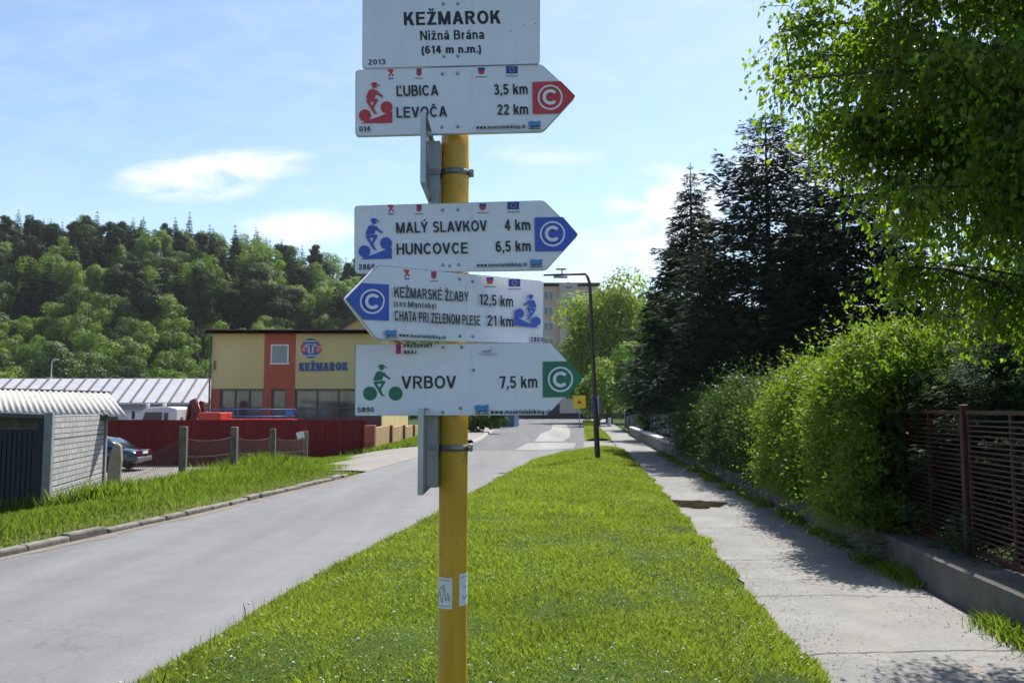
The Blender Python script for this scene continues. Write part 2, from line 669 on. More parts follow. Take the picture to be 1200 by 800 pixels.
# open joints and cracks across the pavement
M_joint = mat('open_joint', (.075, .065, .05), .95, .3, 12)
for (yy, tilt, wj) in ((5.75, .10, .012), (7.4, -.03, .010), (9.2, .05, .014), (11.6, -.06, .012), (16.6, .05, .016), (20.0, -.04, .016), (24.2, .03, .02)):
    a, b = [], []
    xa, xb = sl(yy) + .04, wf(yy) - .12
    off = 0
    for i in range(25):
        f = i / 24
        off += rnd.uniform(-.018, .018)
        y = yy + tilt * (f - .5) + off
        w2 = wj * rnd.uniform(.25, .6)
        a.append((xa + (xb - xa) * f, y - w2))
        b.append((xa + (xb - xa) * f, y + w2))
    flat_patch('pavement_joint', a + b[::-1], .0545, M_joint)

# ------------------------------------------------------------------ grass
def blades(P, H, Wd, lean, seed):
    r = np.random.default_rng(seed)
    n = len(P)
    a = r.uniform(0, 2 * np.pi, n)
    S_ = np.stack([np.cos(a), np.sin(a), np.zeros(n)], 1)
    b = r.uniform(0, 2 * np.pi, n)
    Ln = np.stack([np.cos(b), np.sin(b), np.zeros(n)], 1) * (r.uniform(.1, 1, n) * lean * H)[:, None]
    up = np.stack([0 * H, 0 * H, H], 1)
    mid = P + up * .55 + Ln * .3
    tip = P + up * r.uniform(.8, 1, n)[:, None] + Ln
    w_ = Wd[:, None] / 2
    V = np.stack([P - S_ * w_, P + S_ * w_, mid + S_ * w_ * .8, tip, mid - S_ * w_ * .8], 1).reshape(-1, 3)
    return V, np.arange(n * 5).reshape(-1, 5), r.beta(2, 2, n)


def patchy(P, sc_, seed):
    """smooth random field in 0..1"""
    r = np.random.default_rng(seed)
    out = np.zeros(len(P))
    for i in range(10):
        k_ = r.normal(size=2) * sc_ * (1 + i * .35)
        out += np.sin(P[:, 0] * k_[0] + P[:, 1] * k_[1] + r.uniform(0, 6.28)) / (1 + i * .25)
    return np.clip(.5 + out / 5, 0, 1)


def np_interp(tab, y):
    return np.interp(y, [t[0] for t in tab], [t[1] for t in tab])


M_grass = leaf_mat('grass_blades', (.056, .114, .016), (.270, .335, .050), .48, .6, tcol=(.41, .54, .05), spec=.25)
M_grassr = leaf_mat('tall_grass_blades', (.048, .098, .014), (.18, .25, .036), .46, .6, tcol=(.28, .42, .035), spec=.25)

GP, GH, GW = [], [], []
for (y0, y1, dens_, h, wd) in ((3.0, 7.5, 11500, .054, .0048), (7.5, 12, 5600, .06, .007), (12, 20, 2700, .075, .010), (20, 33.2, 1000, .085, .017)):
    n = int(dens_ * (y1 - y0) * 4.3)
    yy = rng.uniform(y0, y1, n)
    rag = patchy(np.stack([yy, yy * .2], 1), 3.0, 17) * patchy(np.stack([yy, yy * .2], 1), 9.0, 18)
    lo, hi = np_interp(XR, yy) - .03, np_interp(SL, yy) + .04 + .13 * rag
    xx = lo + (hi - lo) * rng.uniform(0, 1, n)
    ok = hi > lo + .1
    xx, yy, lo, hi = xx[ok], yy[ok], lo[ok], hi[ok]
    kk = np.clip((xx - lo) / (hi - lo), 0.001, .999)
    zz = .03 + .10 * np.sin(np.pi * kk) ** .7
    P = np.stack([xx, yy, zz], 1)
    f = patchy(P, 1.6, 3)
    GP.append(P)
    GH.append(h * (.74 + .5 * f) * rng.uniform(.5, 1.35, len(P)))
    GW.append(wd * rng.uniform(.7, 1.3, len(P)))
n = 26000                                                           # second lawn
yy = rng.uniform(42.7, 103, n)
lo, hi = np_interp(XR, yy) + .1, np_interp(SL, yy)
xx = lo + (hi - lo) * rng.uniform(0, 1, n)
GP.append(np.stack([xx, yy, 0 * xx + .08], 1))
GH.append(.13 * rng.uniform(.5, 1.3, n))
GW.append(.035 * rng.uniform(.7, 1.3, n))
GP, GH, GW = np.concatenate(GP), np.concatenate(GH), np.concatenate(GW)
V, F, T = blades(GP, GH, GW, .9, 11)
T = np.clip(.55 * patchy(GP, 1.1, 8) + .35 * patchy(GP, 5.5, 9) + .75 * T - .33, 0, 1) * np.interp(GP[:, 1], [14, 30], [1, .72])
g = link('grass', mesh_np('grass', V, F, T), M_grass)
tag(g, 'short mown grass full of white seed heads between road and pavement', 'grass', kind='stuff')

# dry straws and bleached clippings lying in the grass
n = 5000
yy = 3.2 + 20 * rng.uniform(0, 1, n) ** 1.5
lo, hi = np_interp(XR, yy), np_interp(SL, yy) + .05
xx = lo + (hi - lo) * rng.uniform(0, 1, n)
P = np.stack([xx, yy, .06 + .10 * np.sin(np.pi * np.clip((xx - lo) / (hi - lo + 1e-6), .001, .999)) ** .7 + rng.uniform(0, .02, n)], 1)
keep = patchy(P, 1.9, 71) > rng.uniform(.3, .8, n)
P = P[keep]
D = rand_dirs(len(P))
n2 = 9000                                                            # and on the verge above the kerb
yy = rng.uniform(6, 22, n2)
xx = np_interp(XL, yy) - .12 - np.abs(rng.normal(0, .55, n2))
P = np.concatenate([P, np.stack([xx, yy, zg(xx, yy) - .02 + rng.uniform(0, .09, n2)], 1)])
D = np.concatenate([D, rand_dirs(n2)])
D[:, 2] = np.abs(D[:, 2]) * .35
V, F = leaf_quads(P, D, np.tile([0, 0, 1.], (len(P), 1)), rng.uniform(.03, .10, len(P)), rng.uniform(.003, .006, len(P)))
o = link('straw', mesh_np('straw', V, F, rng.uniform(0, 1, len(P))), leaf_mat('dry_straw', (.20, .15, .06), (.40, .33, .17), .2, .7))
tag(o, 'dry yellowish straws and clippings lying in the grass on both sides of the road', 'straw', kind='stuff')

# broad flat weed leaves (clover, dandelion rosettes) among the blades
n = 15000
yy = 3.2 + 22 * rng.uniform(0, 1, n) ** 1.6
lo, hi = np_interp(XR, yy), np_interp(SL, yy) + .03
xx = lo + (hi - lo) * rng.uniform(0, 1, n)
P = np.stack([xx, yy, .05 + .10 * np.sin(np.pi * np.clip((xx - lo) / (hi - lo + 1e-6), .001, .999)) ** .7 + rng.uniform(.0, .035, n)], 1)
keep = patchy(P, 2.3, 21) > .58
P = P[keep]
D = rand_dirs(len(P))
D[:, 2] = np.abs(D[:, 2]) * .5
V, F = leaf_quads(P, D, np.tile([0, 0, 1.], (len(P), 1)) + .3 * rand_dirs(len(P)), rng.uniform(.02, .06, len(P)), rng.uniform(.012, .022, len(P)))
o = link('clover', mesh_np('clover', V, F, rng.beta(2, 2, len(P))), leaf_mat('weed_leaf', (.045, .10, .014), (.15, .23, .03), .4, .7, spec=.1))
tag(o, 'low clover and dandelion leaves growing through the mown grass', 'weeds', kind='stuff')

# white daisies, clover and dandelion clocks; a few dry straws
def blossoms(name, P, rad, m, label, cat, stem=True):
    mb_v, mb_f = [], []
    base = []
    bm = bmesh.new()
    bmesh.ops.create_icosphere(bm, subdivisions=1, radius=1)
    bv = np.array([q.co[:] for q in bm.verts])
    bf = np.array([[q.index for q in f.verts] for f in bm.faces])
    bm.free()
    n = len(P)
    V = (bv[None] * np.stack([rad, rad, rad * .75], 1)[:, None] + P[:, None]).reshape(-1, 3)
    F = (bf[None] + (np.arange(n) * len(bv))[:, None, None]).reshape(-1, 3)
    o = link(name, mesh_np(name, V, F), m)
    return tag(o, label, cat, kind='stuff')


n = 3600
yy = 3.5 + 24 * rng.uniform(0, 1, n) ** 1.5
lo, hi = np_interp(XR, yy), np_interp(SL, yy)
xx = lo + (hi - lo) * rng.uniform(0, 1, n)
P = np.stack([xx, yy, .12 + .09 * np.sin(np.pi * np.clip((xx - lo) / (hi - lo + 1e-6), .001, .999)) ** .7 + rng.uniform(-.02, .02, n)], 1)
keep = patchy(P, .8, 5) > rng.uniform(.25, .75, n)
P = P[keep]
blossoms('daisies', P, rng.uniform(.0035, .0072, len(P)), mat('white_petal', (.66, .66, .58), .8, .1), 'small white daisies and clover heads dotted over the mown grass', 'flowers')
n = 90
yy = 4.6 + 14 * rng.uniform(0, 1, n) ** 1.3
lo, hi = np_interp(XR, yy), np_interp(SL, yy)
xx = lo + (hi - lo) * rng.beta(.7, 1.0, n)
P = np.stack([xx, yy, .17 + .06 * np.sin(np.pi * np.clip((xx - lo) / (hi - lo + 1e-6), .001, .999)) ** .7 + rng.uniform(-.03, .03, n)], 1)
blossoms('dandelion_clocks', P, rng.uniform(.008, .0125, n), mat('seed_fluff', (.50, .50, .45), .9, .1), 'round grey white dandelion seed heads standing above the grass', 'flowers')
n = 130
yy = 4.6 + 16 * rng.uniform(0, 1, n)
lo, hi = np_interp(XR, yy), np_interp(SL, yy)
xx = lo + (hi - lo) * rng.uniform(0, 1, n)
P = np.stack([xx, yy, .12 + 0 * xx], 1)
blossoms('buttercups', P, rng.uniform(.007, .012, n), mat('yellow_petal', (.62, .47, .03), .7, .1), 'tiny yellow flowers scattered through the mown grass', 'flowers')
# seed stalks along the road edge
n = 1100
yy = 3.6 + 18 * rng.uniform(0, 1, n) ** 1.3
xx = np_interp(XR, yy) + rng.exponential(.22, n)
P = np.stack([xx, yy, .05 + 0 * xx], 1)
V, F, T = blades(P, rng.uniform(.07, .17, n), np.full(n, .003), .35, 77)
o = link('plantain', mesh_np('plantain', V, F, T), leaf_mat('seed_stalk', (.10, .10, .035), (.22, .20, .08), .3, .6))
tag(o, 'thin brownish seed stalks standing along the road edge of the grass', 'weeds', kind='stuff')

# tall rough grass on the left bank
n = 150000
yy = rng.uniform(6, 36, n)
xr_ = np_interp(XL, yy) - .15 + .12 * (patchy(np.stack([yy, yy * .3], 1), 2.0, 99) > .55)
wid = np.interp(yy, [6, 17.8, 17.9, 21.5, 22, 30, 34, 36], [8, 8.0, 4.6, 5.2, 4.9, 4.4, 1.6, .4])
q = rng.uniform(0, 1, n)
ent = sstep(22, 36, yy)                                               # the entrance eats the bank from the road side
xx = xr_ - ent * 2.4 - wid * q
P = np.stack([xx, yy, zg(xx, yy) - .06], 1)
f = patchy(P, .7, 31)
tall = np.clip(q * wid / 3.6, 0, 1)
tall = np.where(yy < 17.5, np.minimum(tall, .45), tall)
H = (.065 + .46 * tall ** 1.5) * (.55 + .8 * f) * rng.uniform(.55, 1.25, n)
V, F, T = blades(P, H, .013 + .008 * rng.uniform(0, 1, n) + .012 * tall, .55, 41)
T = np.clip(.6 * patchy(P, .9, 51) + .55 * T - .05, 0, 1)
o = link('tall_grass', mesh_np('tall_grass', V, F, T), M_grassr)
tag(o, 'tall unmown grass on the bank left of the road', 'grass', kind='stuff')
# rough ground beyond: along the far left road side
n = 30000
yy = rng.uniform(37, 66, n)
xx = np_interp(XL, yy) - 1.7 - rng.uniform(0, 1, n) ** 1.3 * np.interp(yy, [37, 66], [3.3, 4.6])
P = np.stack([xx, yy, zg(xx, yy) - .06], 1)
V, F, T = blades(P, rng.uniform(.12, .4, n), np.full(n, .04), .5, 43)
o = link('rough_grass', mesh_np('rough_grass', V, F, T), M_grassr)
tag(o, 'rough grass strip below the red and yellow side fence', 'grass', kind='stuff')
# litter: dry leaves, twigs and grit swept to the pavement edges
n = 3800
yy = 4.4 + 26 * rng.uniform(0, 1, n) ** 1.3
side = rng.uniform(0, 1, n) < .55
e1 = np_interp(WF, yy) - .05 - np.abs(rng.normal(0, .28, n))
e2 = np_interp(SL, yy) + .10 + np.abs(rng.normal(0, .22, n))
xx = np.where(side, e1, e2)
P = np.stack([xx, yy, .0545 + rng.uniform(0, .004, n)], 1)
D = rand_dirs(n)
D[:, 2] *= .12
V, F = leaf_quads(P, D, np.tile([0, 0, 1.], (n, 1)) + .25 * rand_dirs(n), rng.uniform(.008, .035, n), rng.uniform(.004, .014, n))
V[:, 2] = np.maximum(V[:, 2], .0535)
o = link('leaf_litter', mesh_np('leaf_litter', V, F, rng.uniform(0, 1, n)), leaf_mat('litter_brown', (.05, .032, .016), (.19, .13, .065), .05, .8))
tag(o, 'dry brown leaf litter and grit along both pavement edges', 'litter', kind='stuff')
# weeds at the foot of the right wall and along the pavement edge
n = 14000
yy = 4.5 + 26 * rng.uniform(0, 1, n)
xx = np_interp(WF, yy) - .02 - np.abs(rng.normal(0, .085, n)) * (.5 + patchy(np.stack([yy * 0, yy], 1), 1.5, 61)) - .10 * sstep(11, 16, yy) * rng.uniform(0, 2, n)
P = np.stack([xx, yy, 0 * xx + .04], 1)
f = patchy(P, 1.8, 62)
keep = f > rng.uniform(.3, .7, n)
P, f = P[keep], f[keep]
V, F, T = blades(P, (.04 + .12 * f) * rng.uniform(.5, 1.3, len(P)), np.full(len(P), .009), .9, 63)
o = link('wall_weeds', mesh_np('wall_weeds', V, F, T), M_grassr)
tag(o, 'weeds and grass tufts along the foot of the low concrete wall', 'weeds', kind='stuff')

# ------------------------------------------------------------------ the signpost
PX, PY, PR = -0.1262, 1.855, 0.0308
post = empty('signpost', (PX, PY, 0.0), 0, 'yellow steel post carrying a stack of white cycling route boards', 'signpost')

M_yel = mat('yellow_paint', (.53, .275, .010), .38, .12, 9, .10, col2=(.60, .335, .016), coat=.25)
M_white = mat('sign_white', (.70, .70, .79), .38, .05, 14, .0, spec=.5)
M_alu = mat('bare_aluminium', (.40, .41, .43), .42, .12, 20, .05, metal=.85)
M_gal = mat('galvanised', (.33, .34, .35), .45, .2, 30, .1, metal=.8)
M_steel = mat('strap_steel', (.24, .24, .25), .4, .25, 25, .1, metal=.8)
M_ink = mat('black_print', (.012, .012, .014), .45, .1)
M_ink2 = mat('grey_print', (.16, .16, .18), .5, .1)
M_red = mat('red_print', (.50, .035, .045), .42, .06)
M_blue = mat('blue_print', (.035, .085, .46), .42, .06)
M_green = mat('green_print', (.012, .15, .085), .42, .06)
M_navy = mat('flag_blue', (.02, .035, .30), .45, .05)
M_sky = mat('logo_blue', (.05, .22, .52), .45, .05)
M_edge = mat('sign_edge', (.05, .055, .06), .5, .1)


def pillar_mat():
    """yellow paint with rust specks and scuffs near the ground"""
    m = M_yel
    t = m.node_tree
    b = t.nodes['Principled BSDF']
    src = b.inputs['Base Color'].links[0].from_socket
    c = N(t, 'ShaderNodeTexCoord')
    n1 = N(t, 'ShaderNodeTexNoise')
    n1.inputs['Scale'].default_value = 60
    n1.inputs['Detail'].default_value = 3
    t.links.new(c.outputs['Object'], n1.inputs['Vector'])
    f = math_node(t, 'MULTIPLY', math_node(t, 'SUBTRACT', n1.outputs[0], .70), 18, clamp=True)
    mx = N(t, 'ShaderNodeMix', data_type='RGBA')
    t.links.new(f, mx.inputs[0])
    t.links.new(src, mx.inputs[6])
    mx.inputs[7].default_value = (.12, .055, .02, 1)
    t.links.new(mx.outputs[2], b.inputs['Base Color'])


pillar_mat()


def streaks(m, col, amt, thr):
    t = m.node_tree
    b = t.nodes['Principled BSDF']
    src = b.inputs['Base Color'].links[0].from_socket
    c = N(t, 'ShaderNodeTexCoord')
    mp = N(t, 'ShaderNodeMapping')
    mp.inputs['Scale'].default_value = (42, 42, 3.2)
    t.links.new(c.outputs['Object'], mp.inputs[0])
    n1 = N(t, 'ShaderNodeTexNoise')
    n1.inputs['Scale'].default_value = 1
    n1.inputs['Detail'].default_value = 6
    n1.inputs['Roughness'].default_value = .7
    t.links.new(mp.outputs[0], n1.inputs['Vector'])
    f = math_node(t, 'MULTIPLY', math_node(t, 'MULTIPLY', math_node(t, 'SUBTRACT', n1.outputs[0], thr), 5, clamp=True), amt)
    mx = N(t, 'ShaderNodeMix', data_type='RGBA')
    t.links.new(f, mx.inputs[0])
    t.links.new(src, mx.inputs[6])
    mx.inputs[7].default_value = (*col, 1)
    t.links.new(mx.outputs[2], b.inputs['Base Color'])


streaks(M_yel, (.30, .17, .03), .55, .54)
streaks(M_white, (.42, .42, .40), .35, .56)
mb = MB()
mb.tube([(0, 0, -.05), (0, 0, 1.0), (0, 0, 2.0), (0, 0, 2.78)], PR, 40)
mb.build('post', M_yel, post)
MB().lathe([(PR + .001, 2.775), (PR + .003, 2.776), (PR + .003, 2.79), (.02, 2.80), (.001, 2.803)], n=32).build('post_cap', M_ink, post)


# --- lettering: plain sans-serif letters drawn as strokes, cap height 1
def _rib(pts, t, closed=False):
    """ribbon of constant thickness along a centre line"""
    P = [Vector(p) for p in pts]
    n = len(P)
    out = []
    L_, R_ = [], []
    for i in range(n):
        a = P[i - 1] if (i or closed) else P[0]
        b = P[(i + 1) % n] if (i < n - 1 or closed) else P[-1]
        d = (b - a).normalized()
        q = Vector((-d.y, d.x)) * t / 2
        L_.append(P[i] + q)
        R_.append(P[i] - q)
    for i in range(n if closed else n - 1):
        j = (i + 1) % n
        out.append([L_[i], R_[i], R_[j], L_[j]])
    return out


def _arc(cx, cy, rx, ry, a0, a1, n=16):
    return [(cx + rx * math.cos(R(a0 + (a1 - a0) * i / n)), cy + ry * math.sin(R(a0 + (a1 - a0) * i / n))) for i in range(n + 1)]


def glyph(ch, t):
    """-> advance width, list of layers (each layer a list of polygons that do not overlap)"""
    h = t / 2
    b = t * .86
    d = t * 1.12
    X = .74

    def box(x0, y0, x1, y1):
        return [[(x0, y0), (x1, y0), (x1, y1), (x0, y1)]]

    def dg(x0, y0, x1, y1, w_=None):
        w_ = w_ or d
        return [[(x0 - w_ / 2, y0), (x0 + w_ / 2, y0), (x1 + w_ / 2, y1), (x1 - w_ / 2, y1)]]

    def el(cx, cy, rx, ry, a0=None, a1=None, n=22):
        if a0 is None:
            return _rib(_arc(cx, cy, rx - h, ry - h, 0, 360 - 360 / 28, 27), t, True)
        return _rib(_arc(cx, cy, rx - h, ry - h, a0, a1, n), t)
    acc = {'Ž': ('Z', 'v'), 'Č': ('C', 'v'), 'Š': ('S', 'v'), 'Á': ('A', '/'), 'Ý': ('Y', '/'), 'É': ('E', '/'), 'Ľ': ('L', "'"),
           'á': ('a', '/'), 'ž': ('z', 'v'), 'č': ('c', 'v')}
    if ch in acc:
        base, k_ = acc[ch]
        w, Ls = glyph(base, t)
        y0 = (1.06 if base.isupper() else X + .07)
        c = w / 2
        s_ = t * .85
        if k_ == 'v':
            Ls = Ls + [dg(c - .02, y0, c - .15, y0 + .17, s_), dg(c + .02, y0, c + .15, y0 + .17, s_)]
        elif k_ == '/':
            Ls = Ls + [dg(c - .03, y0, c + .11, y0 + .19, s_ * 1.1)]
        else:
            Ls = Ls + [dg(.36, .72, .42, 1.02, s_)]
        return w, Ls
    up = {
        'A': (.78, lambda w: [dg(d / 2, 0, w / 2, 1), dg(w - d / 2, 0, w / 2, 1), box(.2 * w, .22, .8 * w, .22 + b)]),
        'B': (.68, lambda w: [box(0, 0, t, 1), box(t * .5, 1 - b, .40, 1), box(t * .5, .54 - b / 2, .42, .54 + b / 2), box(t * .5, 0, .42, b),
                              el(.36, .77 - b / 4, .27, .23 + b / 4, 90, -90), el(.38, .27 + b / 4, .30, .27 + b / 4, 90, -90)]),
        'C': (.76, lambda w: [el(w / 2 + .01, .5, w / 2, .515, 38, 322)]),
        'D': (.74, lambda w: [box(0, 0, t, 1), box(t * .5, 1 - b, .34, 1), box(t * .5, 0, .34, b), el(.32, .5, .42, .5, 90, -90)]),
        'E': (.64, lambda w: [box(0, 0, t, 1), box(t * .5, 1 - b, w, 1), box(t * .5, .53 - b / 2, w * .93, .53 + b / 2), box(t * .5, 0, w, b)]),
        'H': (.70, lambda w: [box(0, 0, t, 1), box(w - t, 0, w, 1), box(t * .5, .54 - b / 2, w - t * .5, .54 + b / 2)]),
        'I': (t, lambda w: [box(0, 0, t, 1)]),
        'J': (.50, lambda w: [box(w - t, .28, w, 1), el(w / 2, .29, w / 2, .305, 0, -165)]),
        'K': (.72, lambda w: [box(0, 0, t, 1), dg(t * .9, .34, w - d * .62, 1, d * 1.1), dg(w - d * .55, 0, .36, .66, d * 1.05)]),
        'L': (.57, lambda w: [box(0, 0, t, 1), box(t * .5, 0, w, b)]),
        'M': (.86, lambda w: [box(0, 0, t, 1), box(w - t, 0, w, 1), dg(t * .62, 1, w / 2, 0, d * .92), dg(w - t * .62, 1, w / 2, 0, d * .92)]),
        'N': (.72, lambda w: [box(0, 0, t, 1), box(w - t, 0, w, 1), dg(t * .6, 1, w - t * .6, 0, d)]),
        'O': (.80, lambda w: [el(w / 2, .5, w / 2, .515)]),
        'P': (.66, lambda w: [box(0, 0, t, 1), box(t * .5, 1 - b, .36, 1), box(t * .5, .40, .36, .40 + b), el(.36, .70, .30, .30, 90, -90)]),
        'R': (.72, lambda w: [box(0, 0, t, 1), box(t * .5, 1 - b, .38, 1), box(t * .5, .42, .38, .42 + b), el(.38, .71, .30, .29, 90, -90), dg(w - d / 2, 0, .37, .46)]),
        'S': (.66, lambda w: [_rib(_arc(w / 2, .735, w / 2 - h - .02, .28 - h, 25, 262, 16) + _arc(w / 2, .275, w / 2 - h, .29 - h, 80, -158, 16)[1:], t)]),
        'T': (.62, lambda w: [box(0, 1 - b, w, 1), box(w / 2 - h, 0, w / 2 + h, 1 - b * .5)]),
        'U': (.70, lambda w: [box(0, .34, t, 1), box(w - t, .34, w, 1), el(w / 2, .35, w / 2, .365, 0, -180)]),
        'V': (.76, lambda w: [dg(d / 2, 1, w / 2, 0), dg(w - d / 2, 1, w / 2, 0)]),
        'Y': (.76, lambda w: [dg(d / 2, 1, w / 2, .38), dg(w - d / 2, 1, w / 2, .38), box(w / 2 - h, 0, w / 2 + h, .45)]),
        'Z': (.66, lambda w: [box(.02, 1 - b, w - .02, 1), box(0, 0, w, b), dg(d * .62, b * .3, w - d * .68, 1 - b * .3, d * 1.1)]),
        '0': (.56, lambda w: [el(w / 2, .5, w / 2, .51)]),
        '1': (.36, lambda w: [box(w - t, 0, w, 1), dg(d * .3, .74, w - t * .7, .96, d * .8)]),
        '2': (.56, lambda w: [el(w / 2, .70, w / 2, .31, 172, -28, 16), dg(d * .55, b * .6, w - d * .66, .62, d * 1.05), box(0, 0, w, b)]),
        '3': (.56, lambda w: [el(w / 2 - .02, .74, w / 2 - .02, .27, 160, -90, 16), el(w / 2, .275, w / 2, .29, 90, -160, 16), box(.2, .52 - b / 2, .3, .52 + b / 2)]),
        '4': (.58, lambda w: [box(w - t - .1, 0, w - .1, 1), dg(d * .4, .25, w - .1 - t * .8, .96, d * .9), box(0, .22, w, .22 + b)]),
        '5': (.56, lambda w: [box(.06, 1 - b, w - .03, 1), dg(h + .02, .46, .06 + h, 1 - b * .5, t * .9), el(w / 2, .325, w / 2, .34, 138, -160, 18)]),
        '6': (.56, lambda w: [el(w / 2, .325, w / 2, .335), _rib(_arc(w / 2 + .02, .58, w / 2 - h + .02, .42 - h, 45, 195, 14), t)]),
        '7': (.56, lambda w: [box(0, 1 - b, w, 1), dg(.22, 0, w - d * .5, 1 - b * .5)]),
        '8': (.56, lambda w: [el(w / 2, .76, w / 2 - .03, .25), el(w / 2, .28, w / 2, .29)]),
        '9': (.56, lambda w: [el(w / 2, .675, w / 2, .335), _rib(_arc(w / 2 - .02, .42, w / 2 - h + .02, .42 - h, -135, 15, 14), t)]),
        'a': (.54, lambda w: [box(w - t, 0, w, .5), el(w / 2, .48, w / 2, .275, 160, 0, 14), el(w * .44, .215, w * .44, .23)]),
        'b': (.57, lambda w: [box(0, 0, t, 1), el(w / 2, X / 2, w / 2, X / 2 + .01)]),
        'c': (.52, lambda w: [el(w / 2 + .01, X / 2, w / 2, X / 2 + .01, 42, 318)]),
        'e': (.56, lambda w: [el(w / 2, X / 2, w / 2, X / 2 + .01, 0, 318), box(t * .5, X / 2 - b * .45, w - t * .2, X / 2 + b * .35)]),
        'g': (.57, lambda w: [box(w - t, -.05, w, X), el(w / 2, X / 2 + .02, w / 2, X / 2), el(w / 2, -.03, w / 2, .24, 0, -160, 12)]),
        'i': (t, lambda w: [box(0, 0, t, X), box(0, 1 - b, t, 1)]),
        'k': (.54, lambda w: [box(0, 0, t, 1), dg(t * .9, .26, w - d * .6, X, d * 1.1), dg(w - d * .52, 0, .28, .50, d * 1.02)]),
        'l': (t, lambda w: [box(0, 0, t, 1)]),
        'm': (.86, lambda w: [box(0, 0, t, X), box(w / 2 - h, 0, w / 2 + h, .5), box(w - t, 0, w, .5), el(w / 4 + h / 2, .47, w / 4 + h / 2, .28, 0, 170, 12), el(w * .75 - h / 2, .47, w / 4 + h / 2, .28, 0, 170, 12)]),
        'n': (.54, lambda w: [box(0, 0, t, X), box(w - t, 0, w, .48), el(w / 2, .45, w / 2, .30, 0, 170, 12)]),
        'o': (.58, lambda w: [el(w / 2, X / 2, w / 2, X / 2 + .01)]),
        'r': (.34, lambda w: [box(0, 0, t, X), el(w * .95, .40, w * .9, .345, 95, 170, 8)]),
        's': (.50, lambda w: [_rib(_arc(w / 2, .545, w / 2 - h - .01, .205 - h * .9, 25, 262, 14) + _arc(w / 2, .20, w / 2 - h, .21 - h * .9, 80, -158, 14)[1:], t * .92)]),
        't': (.32, lambda w: [box(.08, .06, .08 + t, .94), box(0, X - b, w, X), box(.08 + h, 0, w, b)]),
        'u': (.54, lambda w: [box(0, .28, t, X), box(w - t, 0, w, X), el(w / 2, .29, w / 2, .30, 0, -180, 12)]),
        'w': (.80, lambda w: [dg(d * .45, X, w * .28, 0, d * .9), dg(w / 2, X, w * .28, 0, d * .9), dg(w / 2, X, w * .72, 0, d * .9), dg(w - d * .45, X, w * .72, 0, d * .9)]),
        'y': (.56, lambda w: [dg(d / 2, X, w / 2, 0), dg(w - d / 2, X, w * .38, -.26)]),
        'z': (.52, lambda w: [box(.01, X - b, w - .01, X), box(0, 0, w, b), dg(d * .6, b * .3, w - d * .65, X - b * .3, d * 1.1)]),
        ',': (.16, lambda w: [box(.0, 0, t, t), dg(.02, -.17, t * .65, .02, t * .6)]),
        '.': (.16, lambda w: [box(.0, 0, t, t)]),
        '(': (.26, lambda w: [_rib(_arc(.30, .36, .30 - h, .62, 112, 248, 12), t)]),
        ')': (.26, lambda w: [_rib(_arc(-.04, .36, .30 - h, .62, -68, 68, 12), t)]),
    }
    if ch == ' ':
        return .24, []
    w, f = up[ch]
    return w, f(w)


def text_polys(body, t):
    """polygons [(layer, pts)] of a line of lettering and its total width"""
    x = 0.0
    out = []
    gap = .115
    kern = {('A', 'V'): .1, ('V', 'K'): 0.03, ('L', 'Y'): .08, ('L', 'Ý'): .08, ('R', 'V'): .03, ('A', 'T'): .08, ('T', 'A'): .08, ('O', 'V'): .04, ('A', 'Y'): .05, ('L', 'A'): -.0}
    prev = None
    for ch in body:
        w, Ls = glyph(ch, t)
        x -= kern.get((prev, ch), 0)
        for i, Lp in enumerate(Ls):
            for pg in Lp:
                out.append((i, [(p[0] + x, p[1]) for p in pg]))
        x += w + gap
        prev = ch
    return out, x - gap


